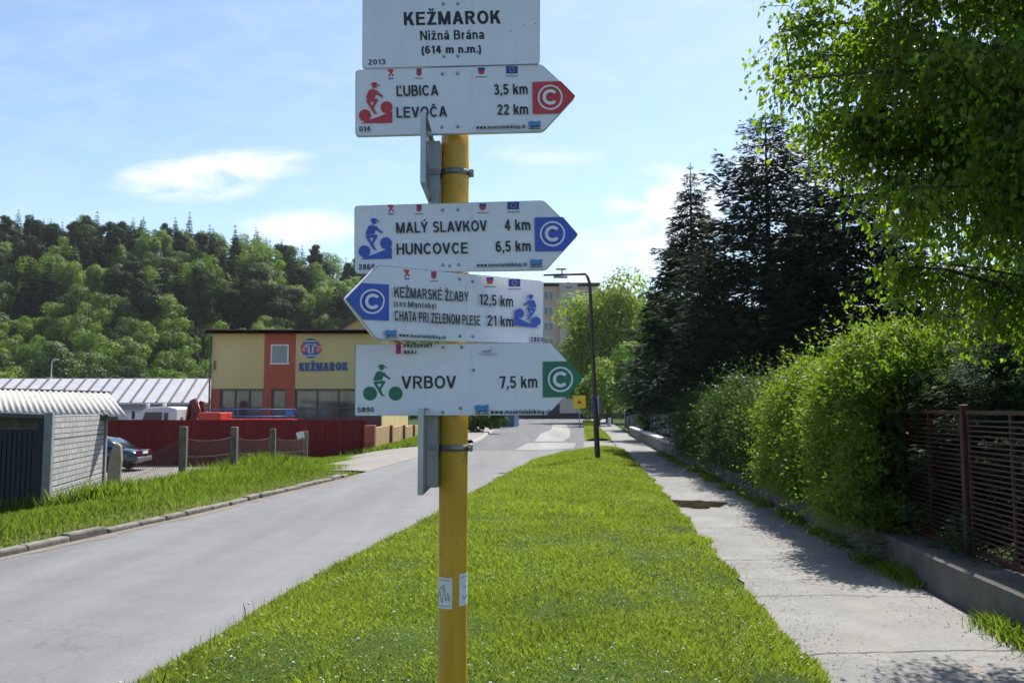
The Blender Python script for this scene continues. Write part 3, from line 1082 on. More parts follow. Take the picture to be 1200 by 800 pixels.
class Board:
    """a flat board in the vertical plane through point O, turned by yaw and rolled; photo pixels map onto it"""

    def __init__(s, O, yaw, roll=0.0, parent=post, name='arrow_sign', label=None):
        s.O = Vector(O)
        s.M = Matrix.Rotation(yaw, 3, 'Z') @ Matrix.Rotation(-roll, 3, 'Y')
        s.Mi = s.M.transposed()
        s.n = s.M @ Vector((0, -1, 0))
        s.parent, s.name, s.label = parent, name, label
        s.lay = 0
        s.body = None

    def st(s, u, v):
        d = ray(u, v)
        C = Vector((0, 0, EYE))
        t = (s.O - C).dot(s.n) / d.dot(s.n)
        q = s.Mi @ (C + d * t - s.O)
        return (q.x, q.z)

    def outline(s, px, thick=.0028, rad=None, mtl=None):
        pts = [s.st(*p) for p in px]
        rad = rad or [0] * len(pts)
        out = []
        n = len(pts)
        for i, p in enumerate(pts):
            p = Vector(p)
            if not rad[i]:
                out.append(p)
                continue
            a = (Vector(pts[i - 1]) - p).normalized()
            b = (Vector(pts[(i + 1) % n]) - p).normalized()
            r_ = rad[i]
            p0, p2 = p + a * r_, p + b * r_
            for k_ in range(5):
                t = k_ / 4
                out.append(p0 * (1 - t) ** 2 + p * 2 * t * (1 - t) + p2 * t * t)
        m = MB()
        m.prism([(p.x, 0, p.y) for p in out], (0, thick, 0))
        # turned rim behind the face
        cx = sum(p.x for p in out) / len(out)
        cy = sum(p.y for p in out) / len(out)
        for i in range(len(out)):
            a, b = out[i], out[(i + 1) % len(out)]
            ai = a + (Vector((cx, cy)) - a).normalized() * .0025
            bi = b + (Vector((cx, cy)) - b).normalized() * .0025
            m.add([(a.x, thick, a.y), (b.x, thick, b.y), (b.x, .011, b.y), (a.x, .011, a.y),
                   (ai.x, thick, ai.y), (bi.x, thick, bi.y), (bi.x, .011, bi.y), (ai.x, .011, ai.y)],
                  [(0, 1, 2, 3), (4, 7, 6, 5), (3, 2, 6, 7)])
        s.body = m.build(s.name, mtl or M_white, s.parent)
        if s.label:
            s.body['label'] = s.label
        s.body.matrix_local = Matrix.Translation(s.O - Vector(s.parent.location)) @ s.M.to_4x4()
        s.edge(out)
        return s.body

    def edge(s, out):
        """thin dark line where the foil ends at the rim"""
        n = len(out)
        c = Vector((sum(p.x for p in out) / n, sum(p.y for p in out) / n))
        vs = [(p.x, -.0003, p.y) for p in out] + [(*((p + (c - p).normalized() * .0011)).to_tuple()[:1], -.0003, (p + (c - p).normalized() * .0011).y) for p in out]
        MB().add(vs, [(i, (i + 1) % n, (i + 1) % n + n, i + n) for i in range(n)]).build('rim', M_edge, s.body)

    def layer(s):
        s.lay += 1
        return -.0004 - .00006 * s.lay

    def flat(s, polys, name, m, label=None):
        """list of pixel polygons -> one flat printed mark"""
        mb = MB()
        for pg in polys:
            z = s.layer()
            q = [s.st(*p) for p in pg]
            ar = sum(q[i - 1][0] * q[i][1] - q[i][0] * q[i - 1][1] for i in range(len(q)))
            if ar < 0:
                q = q[::-1]
            mb.poly([(p[0], z, p[1]) for p in q])
        me = bpy.data.meshes.new(name)
        me.from_pydata(mb.v, [], mb.f)
        o = link(name, me, m, s.body)
        if label:
            o['label'] = label
        return o

    def text(s, body, u0, u1, v0, v1, cap, bold=.02, m=None, name='lettering', shear=0.0):
        """left end (u0, v0) and right end (u1, v1) of the base line, cap height in pixels"""
        polys, wd = text_polys(body, .142 + bold * 2.6)
        a, b = Vector(s.st(u0, v0)), Vector(s.st(u1, v1))
        h = (Vector(s.st(u0, v0 - cap)) - a).length
        d = b - a
        nrm = Vector((-d.y, d.x)).normalized() * h
        mb = MB()
        z = s.layer()
        for i, pg in polys:
            q = [a + d * (p[0] / wd) + nrm * p[1] for p in pg]
            ar = sum(q[j - 1].x * q[j].y - q[j].x * q[j - 1].y for j in range(len(q)))
            if ar < 0:
                q = q[::-1]
            mb.poly([(p.x, z - .00004 * i, p.y) for p in q])
        me = bpy.data.meshes.new(name)
        me.from_pydata(mb.v, [], mb.f)
        return link(name, me, m or M_ink, s.body)

    def rivets(s, pts):
        for (u, v) in pts:
            a, b = s.st(u, v)
            o = MB().lathe([(.0038, .0), (.0036, -.0012), (.0022, -.0024), (.0004, -.0028)], (a, 0, b), 12, 'Y').build('rivet', M_gal, s.body)


def circle(cx, cy, r, n=28, ry=None, a0=0, a1=360):
    ry = ry or r
    return [(cx + r * math.cos(R(a0 + (a1 - a0) * i / n)), cy + ry * math.sin(R(a0 + (a1 - a0) * i / n))) for i in range(n + (a1 - a0 < 360))]


def ring(cx, cy, r0, r1, n=36, a0=0, a1=360):
    out = []
    for i in range(n):
        a, b = R(a0 + (a1 - a0) * i / n), R(a0 + (a1 - a0) * (i + 1) / n)
        out.append([(cx + r1 * math.cos(a), cy + r1 * math.sin(a)), (cx + r1 * math.cos(b), cy + r1 * math.sin(b)),
                    (cx + r0 * math.cos(b), cy + r0 * math.sin(b)), (cx + r0 * math.cos(a), cy + r0 * math.sin(a))])
    return out


def limb(a, b, w0, w1):
    a, b = Vector(a), Vector(b)
    d = (b - a).normalized()
    n = Vector((-d.y, d.x))
    out = []
    ang = math.degrees(math.atan2(n.y, n.x))
    for i in range(7):
        t = R(ang + 180 * i / 6)
        out.append((a.x + w0 / 2 * math.cos(t), a.y + w0 / 2 * math.sin(t)))
    for i in range(7):
        t = R(ang + 180 + 180 * i / 6)
        out.append((b.x + w1 / 2 * math.cos(t), b.y + w1 / 2 * math.sin(t)))
    return out


def tf(polys, ox, oy, k, mir=False, rot=0.0):
    c, s_ = math.cos(rot), math.sin(rot)
    out = []
    for p in polys:
        q = []
        for (x, y) in p:
            x *= (-k if mir else k)
            y *= k
            q.append((ox + x * c - y * s_, oy + x * s_ + y * c))
        out.append(q)
    return out


def rider(slope=True):
    """cyclist pictogram, units: quarter photo pixels, origin at the saddle"""
    P = []
    if slope:
        P += [circle(-33, 76, 28, 32), circle(68, 38, 28, 32), [(-52, 113), (95, 110), (95, 58)]]
    else:
        P += [circle(-43, 58, 33, 32), circle(77, 58, 33, 32)]
    P += [[(-28, -2), (-26, -14), (-14, -42), (2, -48), (18, -42), (22, -30), (12, -4)],      # torso
          limb((14, -36), (48, -12), 13, 9), limb((6, -30), (22, -34), 16, 14),                # arm
          limb((-20, 8), (22, 4), 13, 12), limb((22, 6), (-2, 46), 12, 9), limb((-18, 12), (12, 62), 12, 10),
          limb((4, 40), (14, 64), 10, 8), limb((12, 64), (22, 68), 9, 6),
          circle(12, -60, 11, 20, 9), [(-6, -66), (-2, -74), (10, -79), (22, -76), (30, -67), (38, -64), (34, -60), (24, -66), (8, -62)]]
    return P


def c_mark(B, cx, cy, r, gap0=-38, k=1.0):
    """white ring with a C inside"""
    B.flat(ring(cx, cy, r * .86, r), 'ring', M_white)
    B.flat(ring(cx, cy, r * .36, r * .62, 26, 40, 320), 'letter_c', M_white)


def mini_logos(B, p1, p2, p3, p4):
    """tiny sponsor marks along the top edge"""
    u, v = p1
    B.flat([limb((u - 3, v - 4), (u + 3, v + 3), 2, 1.5), limb((u + 2.5, v - 3.5), (u - 2.5, v + 3.5), 2, 1.5), circle(u, v - 3.5, 1.5, 10)], 'figure_mark', M_red)
    B.flat([[(u - 3, v + 5.5), (u + 3, v + 5.5), (u + 3, v + 7), (u - 3, v + 7)]], 'caption_line', M_blue)
    u, v = p2
    B.flat([[(u - 3, v - 4.5), (u + 3, v - 4.5), (u + 3, v + 2.5), (u, v + 4.5), (u - 3, v + 2.5)]], 'crest', M_red)
    B.flat([[(u + .2, v - 3.5), (u + 2.2, v - 3.5), (u + 2.2, v + 1), (u + .2, v + 1)]], 'crest_field', M_navy)
    B.flat([[(u - 5, v + 6.4), (u + 5, v + 6.4), (u + 5, v + 7.3), (u - 5, v + 7.3)]], 'caption_line', M_ink2)
    u, v = p3
    B.flat([[(u - 4, v - 4), (u + 4, v - 4), (u + 4, v - .5), (u - 4, v - .5)]], 'shield_top', M_navy)
    B.flat([[(u - 4, v - .5), (u + 4, v - .5), (u + 3, v + 3), (u, v + 4), (u - 3, v + 3)]], 'shield_base', M_red)
    B.flat([[(u - 7, v + 6.5), (u + 7, v + 6.5), (u + 7, v + 7.4), (u - 7, v + 7.4)]], 'caption_line', M_ink2)
    u, v = p4
    B.flat([[(u - 6.8, v - 4.6), (u + 6.8, v - 4.6), (u + 6.8, v + 4), (u - 6.8, v + 4)]], 'flag', M_navy)
    B.flat([circle(u + 2.7 * math.cos(R(30 * i)), v - .3 + 2.7 * math.sin(R(30 * i)), .42, 6) for i in range(12)], 'flag_stars', mat('flag_gold', (.75, .6, .08), .5, .05))
    B.flat([[(u - 7.4, v + 6.6), (u + 7.4, v + 6.6), (u + 7.4, v + 7.4), (u - 7.4, v + 7.4)]], 'caption_line', M_ink2)


def bike_logo(B, u, v, k=1.0):
    """small blue mountain picture with a dark bicycle below"""
    B.flat([[(u - 7 * k, v - 3.5 * k), (u - 3 * k, v - 4.2 * k), (u + 1 * k, v - 3.4 * k), (u + 7 * k, v - 4.6 * k), (u + 7 * k, v + 2 * k), (u + 3 * k, v + 1 * k), (u - 2 * k, v + 2.4 * k), (u - 7 * k, v + 1.4 * k)]], 'mountain_mark', M_sky)
    B.flat(ring(u - 3.6 * k, v + 3.3 * k, 1.1 * k, 1.9 * k, 12) + ring(u + 4.4 * k, v + 3.3 * k, 1.1 * k, 1.9 * k, 12) +
           [limb((u - 7 * k, v + 4.8 * k), (u + 7.4 * k, v + 4.8 * k), .9, .9), limb((u - 3.6 * k, v + 3 * k), (u + 1 * k, v + 1.6 * k), .9, .8), limb((u + 1 * k, v + 3 * k), (u + 4 * k, v + 1 * k), .9, .8)], 'bicycle_mark', M_ink)


FRONT = PY - PR - .013
# 1 name board
B = Board((PX, FRONT, 2.42), R(3.6), name='name_board', label='rectangular white board at the top reading KEŽMAROK')
B.outline([(425.3, -62), (633, -66), (632.4, 75.2), (424.6, 80.3)], rad=[.006] * 4)
B.text('KEŽMAROK', 473.5, 587, 30.2, 28, 15.6, .026)
B.text('Nižná Brána', 492.5, 567.5, 47.5, 46, 11, .016)
B.text('(614 m n.m.)', 494, 564, 63.5, 62, 9.4, .026)
B.text('2013', 431.5, 452, 76.2, 75.8, 6.2, .012)
B.rivets([(519.5, 5), (536.5, 4.6), (520, 66.5), (536.5, 66)])
for u, v in ((598.5, 36.5), (614, 30), (627.5, 28)):
    B.flat([circle(u, v, .8, 8)], 'chip', M_ink2)

# 2 red arrow
B = Board((PX, FRONT + .001, 2.28), R(4.4), label='white arrow board with red cyclist reading ĽUBICA and LEVOČA')
B.outline([(416.6, 82.4), (634.5, 75.7), (674.9, 113), (636.8, 154.1), (416.4, 159.6)], rad=[.009, .008, .008, .008, .009])
mini_logos(B, (458, 86), (491, 85.2), (564, 83.5), (599.8, 82.5))
B.flat(tf(rider(), 436, 116.6, .25), 'cyclist', M_red)
B.text('ĽUBICA', 465, 514, 113.4, 112.4, 12.4, .012)
B.text('LEVOČA', 465, 524, 138.6, 137.2, 12.4, .012)
B.text('3,5 km', 579, 618.5, 111.6, 110.8, 12.2, .012)
B.text('22 km', 583, 619, 135.2, 134.4, 12.2, .012)
B.flat([[(623.8, 96.8), (657, 95.8), (673.6, 112.6), (673.6, 114.2), (657, 133.2), (624.2, 134)]], 'arrow_field', M_red)
c_mark(B, 644.5, 115, 14.6)
B.text('014', 421.4, 434.6, 155.3, 155, 6, .016)
B.text('www.mountainbiking.sk', 558, 615.5, 152.6, 151.2, 4.2, .03)
bike_logo(B, 626, 147.4)
B.rivets([(518.5, 86.8), (536, 86.2), (518, 149.2), (536.4, 148.6)])

# 3 upper blue arrow
B = Board((PX, FRONT + .001, 1.97), R(5.4), label='white arrow board with blue cyclist reading MALÝ SLAVKOV and HUNCOVCE')
B.outline([(415.4, 241.2), (637, 234.9), (678, 275), (640.6, 316.4), (415.2, 320.2)], rad=[.009, .008, .008, .008, .009])
mini_logos(B, (458, 244.6), (491, 244), (565.6, 242.6), (601.4, 241.4))
B.flat(tf(rider(), 435.4, 275.6, .25), 'cyclist', M_blue)
B.text('MALÝ SLAVKOV', 464.5, 571, 273.6, 270.8, 12.6, .012)
B.text('HUNCOVCE', 465, 548.5, 298.6, 297.2, 13, .012)
B.text('4 km', 591.5, 621.5, 270.4, 269.8, 12.6, .012)
B.text('6,5 km', 581, 622, 295.4, 294.4, 12.6, .012)
B.flat([[(626.2, 255.2), (659.5, 254.6), (676.6, 274.2), (676.6, 276), (659.5, 294.2), (627.2, 294.8)]], 'arrow_field', M_blue)
c_mark(B, 647.2, 274.4, 14.8)
B.text('2869', 420.6, 439.4, 316.4, 316, 6.2, .016)
B.text('www.mountainbiking.sk', 558.6, 617, 313.4, 312.2, 4.3, .03)
bike_logo(B, 628, 308.6)
B.rivets([(518.6, 246), (536.6, 245.6), (519, 310.6), (527, 311.4), (537.6, 310.2)])

# 4 lower blue arrow, swung round towards the left
B = Board((PX, FRONT - .020, 1.80), R(38), R(1.5), label='tilted white arrow board pointing left with blue cyclist, reading KEŽMARSKÉ ŽĽABY')
B.outline([(443.2, 310.6), (634, 329.2), (637.4, 332), (637, 402.4), (446, 398), (439, 394.5), (404.6, 350)], rad=[.004, 0, 0, .005, .004, .0, .005])
mini_logos(B, (476.6, 320.4), (508.2, 322.6), (574, 328.8), (602.6, 331.6))
B.flat([[(404.9, 350.4), (424, 331.8), (455.2, 333.4), (455.4, 375.8), (425.4, 374.4)]], 'arrow_field', M_blue)
c_mark(B, 435.4, 353.4, 14.6)
B.text('KEŽMARSKÉ ŽĽABY', 460.6, 547.6, 348.4, 354, 12.4, .012)
B.text('(cez Mlynčeky)', 460, 509.6, 358.8, 361.6, 6.6, .010)
B.text('CHATA PRI ZELENOM PLESE', 460.6, 561.2, 376, 381.6, 12.2, .014)
B.text('12,5 km', 560, 599.6, 357.2, 359.8, 12.8, .012)
B.text('21 km', 569.5, 599.8, 381.8, 383.2, 12.6, .012)
B.flat(tf(rider(), 621, 361.0, .2, mir=True, rot=.09), 'cyclist', M_blue)
B.text('2869', 619.4, 634.2, 400.4, 401, 5.6, .016)
B.text('www.mountainbiking.sk', 465.6, 520.4, 394.6, 397.4, 4.3, .03)
bike_logo(B, 456, 391)
B.rivets([(538.4, 327), (553.8, 329.6), (539, 393.6), (554.2, 394)])

# 5 green arrow
B = Board((PX, FRONT + .001, 1.655), R(5), label='lowest white arrow board with green cyclist reading VRBOV')
B.outline([(416, 403.6), (645.6, 401.4), (683.6, 443.4), (641.4, 486.4), (415.4, 487)], rad=[.003, .004, .008, .004, .003])
B.flat(tf(rider(False), 444.4, 446.4, .25), 'cyclist', M_green)
B.text('VRBOV', 470.4, 534.6, 455.2, 454.6, 14.6, .008)
B.text('7,5 km', 585.6, 629.8, 455, 454, 14.2, .010)
B.flat([[(636, 423.6), (664.6, 423.2), (682.4, 442.2), (682.4, 444.6), (664.6, 465), (636, 465.4)]], 'arrow_field', M_green)
c_mark(B, 656.6, 444.4, 14.8)
B.text('5890', 419, 438.4, 482.8, 482.6, 5.8, .012)
B.text('www.mountainbiking.sk', 574.6, 646, 484.8, 484.6, 4.9, .024)
bike_logo(B, 564.4, 479, 1.15)
u, v = 467, 408.6
B.flat([[(u - 3, v - 5.5), (u + 3, v - 5.5), (u + 3, v + 6), (u - 3, v + 6)]], 'crest', M_red)
B.flat([[(u - .5, v - 4), (u + 2.4, v - 4), (u + 2.4, v + 3), (u - .5, v + 3)]], 'crest_field', M_navy)
B.text('PREŠOVSKÝ', 473.6, 507, 407.6, 407.2, 4.2, .04)
B.text('KRAJ', 473.6, 488, 414.8, 414.6, 4.2, .04)
B.flat([limb((564, 412), (574, 411.5), 1.0, 1.6), limb((574, 411.5), (577, 407.5), 1.2, .5), limb((560, 414.6), (582, 414.2), .5, .5), limb((563, 416.2), (580, 416), .4, .4)], 'swoosh_mark', M_ink2)
B.rivets([(519.4, 406.6), (541, 406.4), (555, 433.4), (519, 482.6), (539.6, 478)])

# --- boards fixed edge-on at the left of the post, with their channel and strap
def side_board(v0, v1, vb0, vb1, vs, label):
    X = PX - PR - .0255
    zt, zb = at(490.4, v0, 1.69).z, at(490.4, v1, 1.69).z
    zc = (zt + zb) / 2
    m = MB().prism([(X, 1.69, zb), (X, 1.69, zt), (X, 2.10, zt), (X, 2.165, zc), (X, 2.10, zb)], (-.0028, 0, 0))
    # turned rim to the right-hand (back) side
    m.box((X + .004, 1.6905, zc), (.008, .0015, zt - zb))
    m.box((X + .004, 1.895, zt - .00075), (.008, .41, .0015)).box((X + .004, 1.895, zb + .00075), (.008, .41, .0015))
    o = m.build('arrow_sign', M_alu, post)
    o['label'] = label
    o.location = -Vector(post.location)
    cz0, cz1 = at(509, vb0, PY - .02).z, at(509, vb1, PY - .02).z
    c_ = MB()
    c_.box((X + .0115, PY - .018, (cz0 + cz1) / 2), (.0215, .0025, abs(cz0 - cz1)))
    c_.box((X + .0115, PY + .018, (cz0 + cz1) / 2), (.0215, .0025, abs(cz0 - cz1)))
    c_.box((X + .0235, PY, (cz0 + cz1) / 2), (.0022, .0385, abs(cz0 - cz1)))
    q = c_.build('bracket', M_gal, post)
    q.location = -Vector(post.location)
    zs = at(532, vs, PY - PR).z
    st_ = MB().lathe([(PR + .0006, zs - .0065), (PR + .0022, zs - .0062), (PR + .0022, zs + .0062), (PR + .0006, zs + .0065)], (PX, PY, 0), 36)
    st_.box((PX - PR - .016, PY - .0205, zs), (.034, .0022, .0135))
    st_.box((PX + PR + .006, PY - .006, zs), (.010, .014, .0155), bev=.002)
    st_.tube([(PX + PR + .004, PY - .022, zs), (PX + PR + .004, PY + .012, zs)], .0034, 8)
    q = st_.build('strap', M_steel, post)
    q.location = -Vector(post.location)


side_board(131, 214, 165, 240, 199.5, 'upper grey board fixed edge-on at the left of the post')
side_board(478, 580, 470, 571, 525, 'lower grey board fixed edge-on at the left of the post')

# --- stickers wrapped on the post
def sticker(u0, u1, v0, v1, marks, label):
    def ang(u):                   # angle on the tube seen at column u
        d = ray(u, 690)
        x = d.x / d.y
        # intersection of the line of sight with the circle
        a_, b_, c_ = 1 + x * x, -2 * (PX * x + PY), PX * PX + PY * PY - PR * PR
        disc = b_ * b_ - 4 * a_ * c_
        Y = (-b_ - math.sqrt(max(disc, 0))) / (2 * a_)
        return math.atan2(Y - PY, x * Y - PX)
    z0, z1 = at(532, v1, PY - PR).z, at(532, v0, PY - PR).z
    a0, a1 = ang(u0), ang(u1)
    V, F = [], []
    for i in range(9):
        a = a0 + (a1 - a0) * i / 8
        for z in (z0, z1):
            V.append(((PR + .0004) * math.cos(a), (PR + .0004) * math.sin(a), z))
        if i:
            F.append((2 * i - 2, 2 * i, 2 * i + 1, 2 * i - 1))
    o = MB().add(V, F, True).build('sticker', mat('sticker_paper', (.66, .66, .68), .5, .06, 30), post)
    o['label'] = label
    m = MB()
    for ln in marks:
        for (p, q) in zip(ln, ln[1:]):
            nseg = max(1, int(abs(q[0] - p[0]) * 8))
            for k_ in range(nseg):
                A = [p[j] + (q[j] - p[j]) * k_ / nseg for j in (0, 1)]
                Bq = [p[j] + (q[j] - p[j]) * (k_ + 1) / nseg for j in (0, 1)]
                P3 = [Vector(((PR + .0008) * math.cos(a0 + (a1 - a0) * t[0]), (PR + .0008) * math.sin(a0 + (a1 - a0) * t[0]), z0 + (z1 - z0) * t[1])) for t in (A, Bq)]
                m.tube(P3, .0006, 4)
    m.build('print', M_ink2, o)


hand = [[(.05, .3), (.12, .55), (.25, .5), (.3, .25), (.42, .2), (.5, .5), (.46, .75), (.52, .78), (.6, .5), (.62, .28), (.7, .28), (.74, .5), (.8, .48), (.82, .26), (.9, .4)], [(.2, .6), (.3, .72), (.42, .62)]]
bar = [[(.1, .92), (.9, .92)], [(.1, .09), (.9, .09)]]
sticker(514.2, 530, 677, 713.5, hand + bar, 'square white sticker on the left of the yellow post')
sticker(538, 549.4, 672.6, 710.5, [[(.1, .9), (.8, .9)], [(.25, .3), (.4, .2), (.6, .35), (.7, .25)], [(.3, .6), (.5, .55), (.65, .66)]], 'narrow white sticker on the right of the yellow post')

# ------------------------------------------------------------------ trees
M_bark = mat('bark', (.10, .075, .055), .95, .4, 4, .8, stretch=(3, 3, .5))
M_barkd = mat('dark_bark', (.045, .036, .03), .95, .4, 5, .8, stretch=(3, 3, .5))
M_leafA = leaf_mat('beech_leaves', (.050, .108, .015), (.155, .235, .028), .42, .6, tcol=(.21, .37, .028))
M_leafB = leaf_mat('maple_leaves', (.075, .135, .018), (.21, .29, .038), .42, .6, tcol=(.28, .44, .038))
M_leafC = leaf_mat('oak_leaves', (.028, .064, .014), (.082, .135, .024), .35, .6, tcol=(.10, .20, .02))
M_needle = leaf_mat('spruce_needles', (.015, .034, .016), (.042, .074, .032), .2, .75, spec=.1)
M_needle2 = leaf_mat('pine_needles', (.017, .034, .014), (.046, .074, .028), .2, .75, spec=.1)


def lobed_crown(name, r, cz, rx, rz, nl, nleaf, size, m, parent, squash=1.0, hollow=.55):
    """crown of overlapping leafy lobes; small leaf faces spread through each lobe, denser at its outside"""
    lobes = []
    for i in range(nl):
        d = unit(r.normal(size=(1, 3)))[0]
        k_ = r.uniform(.35, .95)
        c = np.array([d[0] * rx * k_, d[1] * rx * k_, cz + d[2] * rz * k_])
        lobes.append((c, r.uniform(.24, .46) * (rx + rz) / 2))
    lobes.append((np.array([0, 0, cz]), .6 * min(rx, rz)))
    wts = np.array([q[1] ** 2 for q in lobes])
    wts /= wts.sum()
    idx = r.choice(len(lobes), nleaf, p=wts)
    C = np.array([q[0] for q in lobes])[idx]
    Rr = np.array([q[1] for q in lobes])[idx]
    d = rand_dirs(nleaf, r)
    rad = Rr * (hollow + (1.08 - hollow) * r.uniform(0, 1, nleaf) ** .45)
    P = C + d * rad[:, None] * np.array([1, 1, .85 * squash])
    out = unit(d + .35 * rand_dirs(nleaf, r) + np.array([0, 0, .25]))
    D = unit(np.cross(out, rand_dirs(nleaf, r)) + .25 * out - np.array([0, 0, .35]))
    sz = size * r.uniform(.6, 1.4, nleaf)
    V, F = leaf_quads(P, D, out, sz * 1.25, sz)
    lt = np.array([r.uniform(-.18, .18) for _ in lobes])[idx]
    T = np.clip(r.beta(2.2, 2.2, nleaf) + lt, 0, 1)
    return link(name, mesh_np(name, V, F, T), m, parent)


def limbs(parent, r, h0, h1, rad, spread, nb, m, lean=0.0):
    t = MB()
    pts = [(0, 0, -.6), (0, 0, h0 * .5), (lean * .4, 0, h0), (lean, .1 * h0 * r.uniform(-.3, .3), h1)]
    t.tube(pts, [rad * 1.25, rad, rad * .85, rad * .2], 8)
    for i in range(nb):
        a = 2 * math.pi * (i + r.uniform(-.3, .3)) / nb
        z = h0 * .6 + (h1 - h0 * .6) * r.uniform(.1, .7)
        L_ = spread * r.uniform(.6, 1)
        t.tube([(lean * .4, 0, z), (math.cos(a) * L_ * .5, math.sin(a) * L_ * .5, z + L_ * .35), (math.cos(a) * L_, math.sin(a) * L_, z + L_ * .55)],
               [rad * .45, rad * .28, rad * .06], 6)
    return t.build('trunk', m, parent)


def broadleaf(name, seed, h, rx, m, nl=14, nleaf=2600, size=.42, bark=None):
    r = np.random.default_rng(seed)
    root = empty(name)
    rz = h * .42
    lobed_crown('crown', r, h - rz * 1.02, rx, rz, nl, nleaf, size, m, root)
    limbs(root, r, h * .25, h * .9, h * .018, rx * .8, 6, bark or M_bark)
    return root


def conifer(name, seed, h, rb, m, nwh=22, per=9, nb=16, size=.28, bare=.06, droop=.35, taper=.9, parentloc=(0, 0, 0), wid=.16, gaps=0.0):
    """whorls of drooping boughs, each a spray of small needle faces"""
    r = np.random.default_rng(seed)
    root = empty(name, parentloc)
    Ps, Ds, Ns, Ls, Ts = [], [], [], [], []
    tr = MB()
    tr.tube([(0, 0, -.5), (0, 0, h * .4), (0, 0, h)], [h * .016, h * .011, .012], 8)
    for i in range(nwh):
        f = (i + r.uniform(-.3, .3)) / nwh
        f = min(max(f, 0), .99)
        z = h * (bare + (1 - bare) * f)
        Rw = rb * (1 - f) ** taper * r.uniform(.8, 1.12) + .12 * rb * (1 - f) + .02
        for j in range(per):
            if r.uniform() < gaps:
                continue
            a = 2 * math.pi * (j + r.uniform(-.4, .4)) / per + i * .7
            L_ = Rw * r.uniform(.72, 1.15)
            ca, sa = math.cos(a), math.sin(a)
            n = max(5, int(nb * L_ / rb * 1.3))
            t = r.uniform(.12, 1, n) ** .8
            zz = z - droop * L_ * t ** 1.5 + .22 * L_ * t ** 3
            side = r.normal(0, .16, n) * L_ * (1.15 - t)
            P = np.stack([ca * L_ * t - sa * side, sa * L_ * t + ca * side, zz + r.normal(0, .04, n) * L_ + (-.03 * np.abs(side))], 1)
            D = np.stack([ca * .8 - sa * np.sign(side) * r.uniform(.2, 1, n), sa * .8 + ca * np.sign(side) * r.uniform(.2, 1, n), r.uniform(-.55, .25, n)], 1)
            Ps.append(P)
            Ds.append(D)
            Ns.append(np.tile([0, 0, 1.], (n, 1)) + .7 * rand_dirs(n, r))
            Ls.append(size * r.uniform(.7, 1.4, n) * (.3 + .7 * min(1, L_ / (rb * .55))))
            Ts.append(np.clip(r.beta(2, 2, n) + .25 * (t - .6), 0, 1))
            if i % 2 == 0 and L_ > .4:
                tr.tube([(0, 0, z), (ca * L_ * .5, sa * L_ * .5, z - droop * L_ * .3), (ca * L_ * .92, sa * L_ * .92, z - droop * L_ * .7)], [.02 + .006 * L_, .014, .004], 5, False)
    P, D, Nn, L_, T = (np.concatenate(q) for q in (Ps, Ds, Ns, Ls, Ts))
    V, F = leaf_quads(P, D, Nn, L_, L_ * wid / .28 * .5)
    link('crown', mesh_np('crown', V, F, T), m, root)
    tr.build('trunk', M_barkd, root)
    return root


# --- wooded hill: every tree an object, copied from a few grown ones
FOREST = {
    'dark': [conifer('spruce_tree', 101, 15, 2.9, M_needle, 24, 8, 30, .62, wid=.3), conifer('spruce_tree', 102, 17, 2.6, M_needle, 26, 8, 28, .60, wid=.3)],
    'pine': [],
    'green': [broadleaf('hillside_tree', 111, 12, 4.3, M_leafA, 15, 7000, .29), broadleaf('hillside_tree', 112, 13.5, 4.0, M_leafA, 17, 7000, .29)],
    'light': [broadleaf('hillside_tree', 113, 11, 4.4, M_leafB, 16, 7000, .29), broadleaf('hillside_tree', 114, 9.5, 4.0, M_leafB, 13, 6000, .28)],
    'deep': [broadleaf('hillside_tree', 115, 13, 3.9, M_leafC, 16, 7000, .29)],
}
for sd in (121, 122):                                                 # pines: bare stem, flat dark clumps
    r = np.random.default_rng(sd)
    p = empty('pine_tree')
    lobed_crown('crown', r, 11.0, 2.5, 4.2, 24, 6500, .30, M_needle2, p, squash=.75, hollow=.3)
    limbs(p, r, 7.5, 15.2, .2, 2.0, 6, M_barkd)
    FOREST['pine'].append(p)
FLABEL = {'dark': ('slim dark spruce in the wooded hillside', 'spruces in the hillside wood', 'spruce'),
          'pine': ('dark rounded pine in the wooded hillside', 'pines in the hillside wood', 'pine'),
          'green': ('mid green broadleaf tree in the wooded hillside', 'broadleaf trees in the hillside wood', 'tree'),
          'light': ('pale yellow-green broadleaf tree in the wooded hillside', 'pale trees in the hillside wood', 'tree'),
          'deep': ('deep green broadleaf tree in the wooded hillside', 'deep green trees in the hillside wood', 'tree')}
used = set()


def plant(kind, x, y, s, sink=0.0):
    src = FOREST[kind][rnd.randrange(len(FOREST[kind]))]
    if src.name in used:
        o = copy_tree(src)
    else:
        used.add(src.name)
        o = src
    o.location = (x, y, float(zg(x, y)) - .1 - sink)
    o.rotation_euler = (0, 0, rnd.uniform(0, 6.28))
    o.scale = (s * rnd.uniform(.9, 1.12), s * rnd.uniform(.9, 1.12), s * rnd.uniform(.88, 1.12))
    lb = FLABEL[kind]
    tag(o, lb[0], lb[2], lb[1])
    return o


